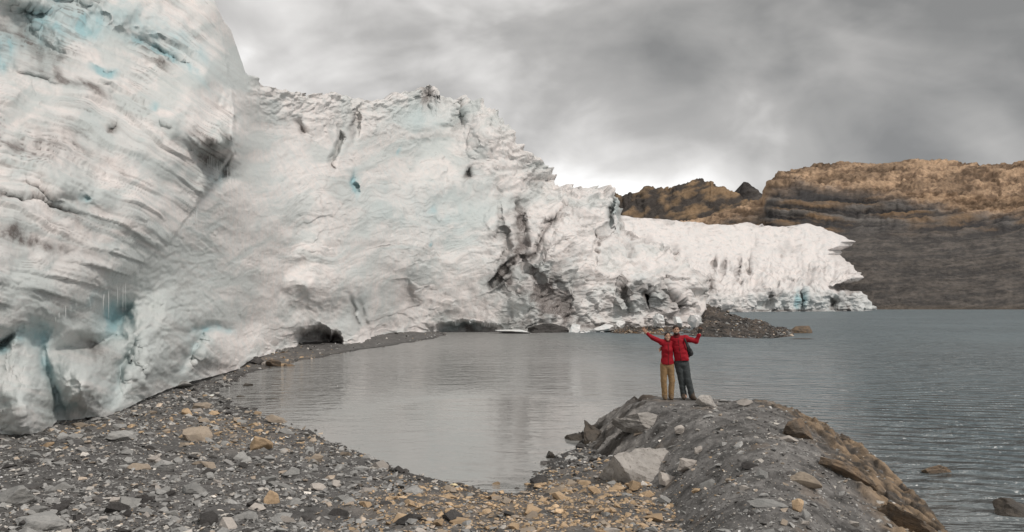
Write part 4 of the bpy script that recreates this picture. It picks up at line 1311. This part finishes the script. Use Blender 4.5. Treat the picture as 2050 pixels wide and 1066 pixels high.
M['red'] = plain('red_jacket_cloth', (.31, .008, .018), .75)
M['red_dark'] = plain('dark_red_fleece', (.13, .014, .016), .85)
M['khaki'] = plain('khaki_trouser_cloth', (.30, .195, .10), .85)
M['greycloth'] = plain('dark_grey_trouser_cloth', (.058, .066, .068), .85)
M['skin'] = plain('skin', (.50, .30, .21), .55, 20, .08)
M['boot'] = plain('boot_leather', (.075, .058, .045), .7)
M['boot_tan'] = plain('tan_boot_leather', (.16, .11, .065), .7)
M['hair'] = plain('dark_hair', (.035, .024, .018), .6)
M['knit'] = plain('dark_knit_hat', (.05, .042, .038), .9)
M['pack'] = plain('black_nylon', (.035, .037, .038), .6)
M['glove'] = plain('dark_glove_cloth', (.04, .035, .033), .8)
M['eye'] = plain('dark_eye', (.02, .015, .012), .3)
M['teeth'] = plain('teeth', (.75, .72, .68), .3)

S = 19.55 / F                                                     # metres per photo px where they stand
OX, OY = (1355 - CX) / F * 19.55, 19.55


def L(px, py, y=0.0):
    return ((px - 1355) * S, y, (800 - py) * S)


def hand(s, wrist, direc, side, thumb_side, k=.008, scale=1.0, curl=.0):
    """open hand: palm, four unequal fingers, thumb leaving the side near the wrist"""
    w0 = np.array(wrist); d0 = np.array(direc, float); d0 /= np.linalg.norm(d0)
    sd_ = np.array(side, float); sd_ -= d0 * (sd_ @ d0); sd_ /= np.linalg.norm(sd_)
    nm = np.cross(d0, sd_)
    if nm[1] > 0: nm = -nm                                        # palm towards the camera
    pal = w0 + d0 * .09 * scale
    for q in (-.026, 0, .026):
        s.cap(w0 + sd_ * q * .6 * scale, pal + sd_ * q * scale, .017 * scale, .015 * scale, .012)
    for q, ln in ((-.034, .062), (-.012, .078), (.011, .084), (.033, .072)):
        q2 = q if thumb_side > 0 else -q
        a = pal + sd_ * q2 * scale
        m1 = a + (d0 + sd_ * q2 * 3.5) * ln * .5 * scale + nm * .004
        s.cap(a, m1, .0095 * scale, .009 * scale, .004)
        s.cap(m1, m1 + (d0 + sd_ * q2 * 3.0 + nm * .35) * ln * .5 * scale, .009 * scale, .0075 * scale, .004)
    a = w0 + d0 * .03 * scale + sd_ * .028 * thumb_side * scale
    m1 = a + (d0 * .6 + sd_ * .8 * thumb_side) * .045 * scale
    s.cap(a, m1, .012 * scale, .0105 * scale, .006)
    s.cap(m1, m1 + (d0 * .85 + sd_ * .5 * thumb_side + nm * .2) * .034 * scale, .0105 * scale, .008 * scale, .004)


def head(s, c, hh, turn):
    """skull, jaw, nose, ears; hh = head height"""
    c = np.array(c); r = hh / .235
    tx = math.sin(turn)
    s.ell(c + np.array([0, .012, .028]) * r, np.array([.076, .095, .093]) * r, .02)
    s.ell(c + np.array([tx * .02, -.03, -.045]) * r, np.array([.058, .062, .072]) * r, .035)
    s.ell(c + np.array([tx * .03, -.068, -.095]) * r, np.array([.026, .022, .022]) * r, .02)
    s.cap(c + np.array([tx * .085, -.088, .012]) * r, c + np.array([tx * .105, -.108, -.030]) * r, .009 * r, .016 * r, .012)
    for sg in (-1, 1):
        s.ell(c + np.array([sg * .079 - tx * .01, .005, -.008]) * r, np.array([.012, .022, .032]) * r, .008)
        s.ell(c + np.array([sg * .030 + tx * .08, -.096, .014]) * r, np.array([.014, .014, .010]) * r, .004, sub=True)
        s.ell(c + np.array([sg * .042 + tx * .03, -.068, -.030]) * r, np.array([.020, .016, .018]) * r, .02)
    s.ell(c + np.array([tx * .09, -.093, -.058]) * r, np.array([.026, .014, .007]) * r, .004, sub=True)
    return r


def face_bits(person, c, r, turn):
    tx = math.sin(turn)
    c = np.array(c)
    V, Fc = ICO[3]
    for sg in (-1, 1):
        v = V * np.array([.0125, .008, .008]) * r + c + np.array([sg * .030 + tx * .08, -.086, .014]) * r
        link('eye', mesh_np('eye', v, Fc, M['eye']), person)
        a = np.array([sg * .030 + tx * .08, -.092, .034]) * r + c
        v = V * np.array([.022, .006, .0045]) * r + a
        link('eyebrow', mesh_np('eyebrow', v, Fc, M['hair']), person)
    v = V * np.array([.022, .008, .006]) * r + c + np.array([tx * .09, -.085, -.058]) * r
    link('teeth', mesh_np('teeth', v, Fc, M['teeth']), person)


def finish(obj):
    obj.location = (OX, OY, FOOT)


FOOT = H - (800 - YH) / F * 19.55
h = .0105
# ---- woman: left hand stretched out, other arm round the man's back
hc = L(1336, 674.5, -.02)
sh_l, sh_r = L(1325.5, 686, .0), L(1346, 685.5, .02)
el, wr = L(1307, 677.5, -.03), L(1291.5, 666, -.06)
hip_l, hip_r = L(1329.5, 731), L(1341.5, 731)
kn_l, kn_r = L(1328.5, 763, -.02), L(1344.5, 763, -.02)
an_l, an_r = L(1331, 791, .01), L(1343.5, 791, .01)
lo, hi = (-1.0, -.45, -.12), (.75, .45, 1.95)


def legs(s, hl, hr, kl, kr, al, ar, rt, rk, ra, k=.03):
    s.cap(hl, kl, rt, rk, k); s.cap(hr, kr, rt, rk, k)
    s.cap(kl, al, rk, ra, k); s.cap(kr, ar, rk, ra, k)


s = Sdf(lo, hi, h)
r_w = head(s, hc, .20, -.05)
s.cap(L(1336.5, 684, .01), L(1336.5, 679, 0), .05, .046, .03)
s.cap(L(1336, 692, .01), L(1336, 727, .0), .115, .125, .04, .75)
s.cap(sh_l, el, .042, .034, .03); s.cap(el, wr, .034, .024, .02)
hand(s, wr, np.array(L(1287, 658, -.08)) - np.array(wr), (1, 0, .5), 1, scale=.95)
s.cap(sh_r, L(1356, 697, .14), .042, .036, .03); s.cap(L(1356, 697, .14), L(1370, 703, .155), .036, .026, .02)
hand(s, L(1370, 703, .155), (.8, .0, -.2), (0, 0, 1), 1, scale=.9)
legs(s, hip_l, hip_r, kn_l, kn_r, an_l, an_r, .082, .052, .038)
for a_ in (an_l, an_r):
    s.cap(a_, np.array(a_) + np.array([0, -.10, -.055]), .038, .03, .02)
woman = link('person', s.mesh('person', M['skin']), None, None,
             'smaller person in red jacket and khaki trousers, one arm stretched out over the bay', 'person', 'couple posing on the outcrop')
s = Sdf(lo, hi, h)                                                # jacket
s.cap(L(1336, 691, .01), L(1336, 707, .0), .130, .128, .05, .78)
s.cap(L(1336, 705, .0), L(1336, 728, .0), .128, .160, .05, .82)
s.ell(L(1336, 700, -.07), (.11, .07, .08), .05)
s.cap(sh_l, sh_r, .066, .066, .04)
s.cap(sh_l, el, .066, .052, .04); s.cap(el, np.array(wr) + np.array([.05, 0, -.035]), .052, .040, .025)
s.cap(sh_r, L(1356, 697, .14), .062, .052, .04); s.cap(L(1356, 697, .14), L(1367, 702, .155), .052, .04, .02)
s.f = np.maximum(s.f, -(s.lo[2] + s.h * np.arange(s.n[2])[None, None] - L(0, 730)[2]))
link('jacket', s.mesh('jacket', M['red'], .010, 1.0), woman)
zip_part(s, woman, L(1336.5, 688), L(1336, 730), M['red_dark'])
s = Sdf(lo, hi, h)
s.cap(L(1336.5, 687, 0), L(1336.5, 681.5, -.005), .082, .070, .03)
link('collar', s.mesh('collar', M['red_dark'], .004, 2.0), woman)
s = Sdf(lo, hi, h)
s.cap(L(1336, 727), L(1336, 733), .125, .13, .05, .8)
legs(s, hip_l, hip_r, kn_l, kn_r, np.array(an_l) - (0, 0, .03), np.array(an_r) - (0, 0, .03), .096, .072, .068, .02)
link('trousers', s.mesh('trousers', M['khaki'], .008, 3.0), woman)
for a_ in (an_l, an_r):
    s = Sdf(np.array(a_) - .3, np.array(a_) + .3, h)
    s.cap(np.array(a_) + np.array([0, 0, .06]), np.array(a_) + np.array([0, -.01, -.045]), .056, .054, .03)
    s.cap(np.array(a_), np.array(a_) + np.array([0, -.09, -.05]), .048, .044, .03)
    s.cap(np.array(a_) + np.array([0, .02, -.058]), np.array(a_) + np.array([-.01, -.15, -.068]), .048, .042, .03)
    link('boot', s.mesh('boot', M['boot_tan']), woman)
s = Sdf(np.array(hc) - .3, np.array(hc) + .3, h)                  # hair pulled back under a headband
c_ = np.array(hc)
s.ell(c_ + np.array([0, .028, .038]) * r_w, np.array([.086, .098, .094]) * r_w, .02)
s.ell(c_ + np.array([-.045, .03, -.05]) * r_w, np.array([.045, .06, .08]) * r_w, .03)
s.ell(c_ + np.array([.045, .03, -.05]) * r_w, np.array([.045, .06, .08]) * r_w, .03)
s.ell(c_ + np.array([0, -.085, -.015]) * r_w, np.array([.070, .07, .088]) * r_w, .01, sub=True)
link('hair', s.mesh('hair', M['hair'], .006, 4.0), woman)
face_bits(woman, hc, r_w, -.05)
finish(woman)

# ---- man: bent arm raised, leaning towards her
hc = L(1353, 661.5, -.02)
sh_l, sh_r = L(1346.5, 680, .03), L(1371.5, 678, .0)
el, wr = L(1392.5, 683.5, -.05), L(1398.5, 669, -.10)
hip_l, hip_r = L(1358.5, 727, .02), L(1371, 727, .02)
kn_l, kn_r = L(1364.5, 760, .02), L(1376.5, 760, -.04)
an_l, an_r = L(1369.5, 789.5, .04), L(1384.5, 790, -.04)
s = Sdf(lo, hi, h)
r_m = head(s, hc, .225, .02)
s.cap(L(1355, 674.5, .01), L(1353.5, 666, 0), .062, .056, .03)
s.cap(L(1358.5, 687, .01), L(1364.5, 724, .01), .145, .135, .05, .75)
s.cap(sh_r, el, .05, .04, .03); s.cap(el, wr, .04, .03, .02)
hand(s, wr, np.array(L(1400, 659, -.11)) - np.array(wr), (1, 0, 0), -1, scale=1.05)
s.cap(sh_l, L(1334, 694, .13), .05, .042, .03); s.cap(L(1334, 694, .13), L(1326, 699, .10), .04, .03, .02)
hand(s, L(1326, 699, .10), (-.5, -.6, -.2), (0, 0, 1), 1, scale=1.0)
legs(s, hip_l, hip_r, kn_l, kn_r, an_l, an_r, .092, .06, .044)
for a_ in (an_l, an_r):
    s.cap(a_, np.array(a_) + np.array([0.02, -.11, -.06]), .042, .034, .02)
man = link('person', s.mesh('person', M['skin']), None, None,
           'taller bearded person in red jacket and dark grey trousers with one bent arm raised', 'person', 'couple posing on the outcrop')
s = Sdf(lo, hi, h)
s.cap(L(1358.5, 686, .01), L(1361.5, 702, .0), .172, .160, .05, .75)
s.cap(L(1361, 700, .0), L(1364.8, 722, .0), .160, .178, .05, .82)
s.cap(sh_l, sh_r, .078, .078, .04)
s.cap(sh_r, el, .076, .060, .04); s.cap(el, np.array(wr) + np.array([-.008, .01, -.03]), .060, .046, .025)
s.cap(sh_l, L(1334, 694, .13), .07, .058, .04); s.cap(L(1334, 694, .13), L(1328, 698, .105), .056, .045, .02)
s.f = np.maximum(s.f, -(s.lo[2] + s.h * np.arange(s.n[2])[None, None] - L(0, 722.5)[2]))
link('jacket', s.mesh('jacket', M['red'], .011, 11.0), man)
zip_part(s, man, L(1355.5, 679), L(1361.5, 722), M['red_dark'])
s = Sdf(lo, hi, h)
s.cap(L(1355, 678, 0), L(1354, 670.5, -.01), .095, .078, .03)
link('collar', s.mesh('collar', M['red_dark'], .004, 12.0), man)
s = Sdf(lo, hi, h)
s.cap(L(1364.8, 719, .01), L(1365, 728, .01), .145, .145, .05, .8)
legs(s, hip_l, hip_r, kn_l, kn_r, np.array(an_l) - (0, 0, .035), np.array(an_r) - (0, 0, .035), .106, .080, .074, .02)
link('trousers', s.mesh('trousers', M['greycloth'], .009, 13.0), man)
for a_, dx in ((an_l, -.03), (an_r, .03)):
    s = Sdf(np.array(a_) - .32, np.array(a_) + .32, h)
    s.cap(np.array(a_) + np.array([0, 0, .06]), np.array(a_) + np.array([0, -.01, -.05]), .060, .058, .03)
    s.cap(np.array(a_), np.array(a_) + np.array([dx * .6, -.10, -.055]), .052, .048, .03)
    s.cap(np.array(a_) + np.array([0, .03, -.066]), np.array(a_) + np.array([dx, -.17, -.076]), .052, .046, .03)
    link('boot', s.mesh('boot', M['boot']), man)
s = Sdf(np.array(hc) - .3, np.array(hc) + .3, h)
c_ = np.array(hc)
s.ell(c_ + np.array([0, .022, .040]) * r_m, np.array([.083, .100, .094]) * r_m, .02)
s.ell(c_ + np.array([0, -.090, -.02]) * r_m, np.array([.068, .07, .09]) * r_m, .01, sub=True)
link('hair', s.mesh('hair', M['hair'], .006, 14.0), man)
s = Sdf(np.array(hc) - .3, np.array(hc) + .3, .006)
s.ell(c_ + np.array([0, -.045, -.075]) * r_m, np.array([.060, .058, .055]) * r_m, .02)
s.ell(c_ + np.array([0, -.10, -.045]) * r_m, np.array([.040, .06, .030]) * r_m, .01, sub=True)
s.ell(c_ + np.array([0, -.02, -.0]) * r_m, np.array([.12, .14, .042]) * r_m, .01, sub=True)
link('beard', s.mesh('beard', M['hair'], .003, 15.0), man)
face_bits(man, hc, r_m, .02)
s = Sdf(np.array(wr) - .3, np.array(wr) + .3, .0065)
hand(s, wr, np.array(L(1400, 659, -.11)) - np.array(wr), (1, 0, 0), -1, scale=1.16)
link('glove', s.mesh('glove', M['glove']), man)
finish(man)

# ---- backpack on the man's back, showing past his side
bp = bpy.data.objects.new('backpack', None)
C.objects.link(bp)
bp['label'], bp['category'] = 'black backpack worn behind the taller person, showing at the hip', 'backpack'
s = Sdf((-.3, -.1, .6), (.8, .75, 1.75), .011)
s.cap(L(1368, 686, .25), L(1374, 707, .25), .15, .16, .05, .75)
s.cap(L(1378, 700, .22), L(1380, 708, .22), .10, .11, .05, .8)
link('bag', s.mesh('bag', M['pack'], .012, 21.0), bp)
s = Sdf((-.3, -.1, .6), (.8, .75, 1.75), .011)
s.cap(L(1383, 702, .13), L(1385, 709, .13), .06, .065, .03, .8)
link('side_pocket', s.mesh('side_pocket', M['pack'], .008, 22.0), bp)
s = Sdf((-.4, -.4, .5), (.8, .6, 1.85), .008)
pts = [L(1369, 675, .10), L(1368.5, 674.5, -.02), L(1370, 682, -.125), L(1373.5, 694, -.125), L(1377.5, 703, -.04), L(1379, 706, .12)]
for a_, b_ in zip(pts[:-1], pts[1:]):
    s.cap(a_, b_, .022, .022, .01)
link('strap', s.mesh('strap', M['pack']), bp)
finish(bp)
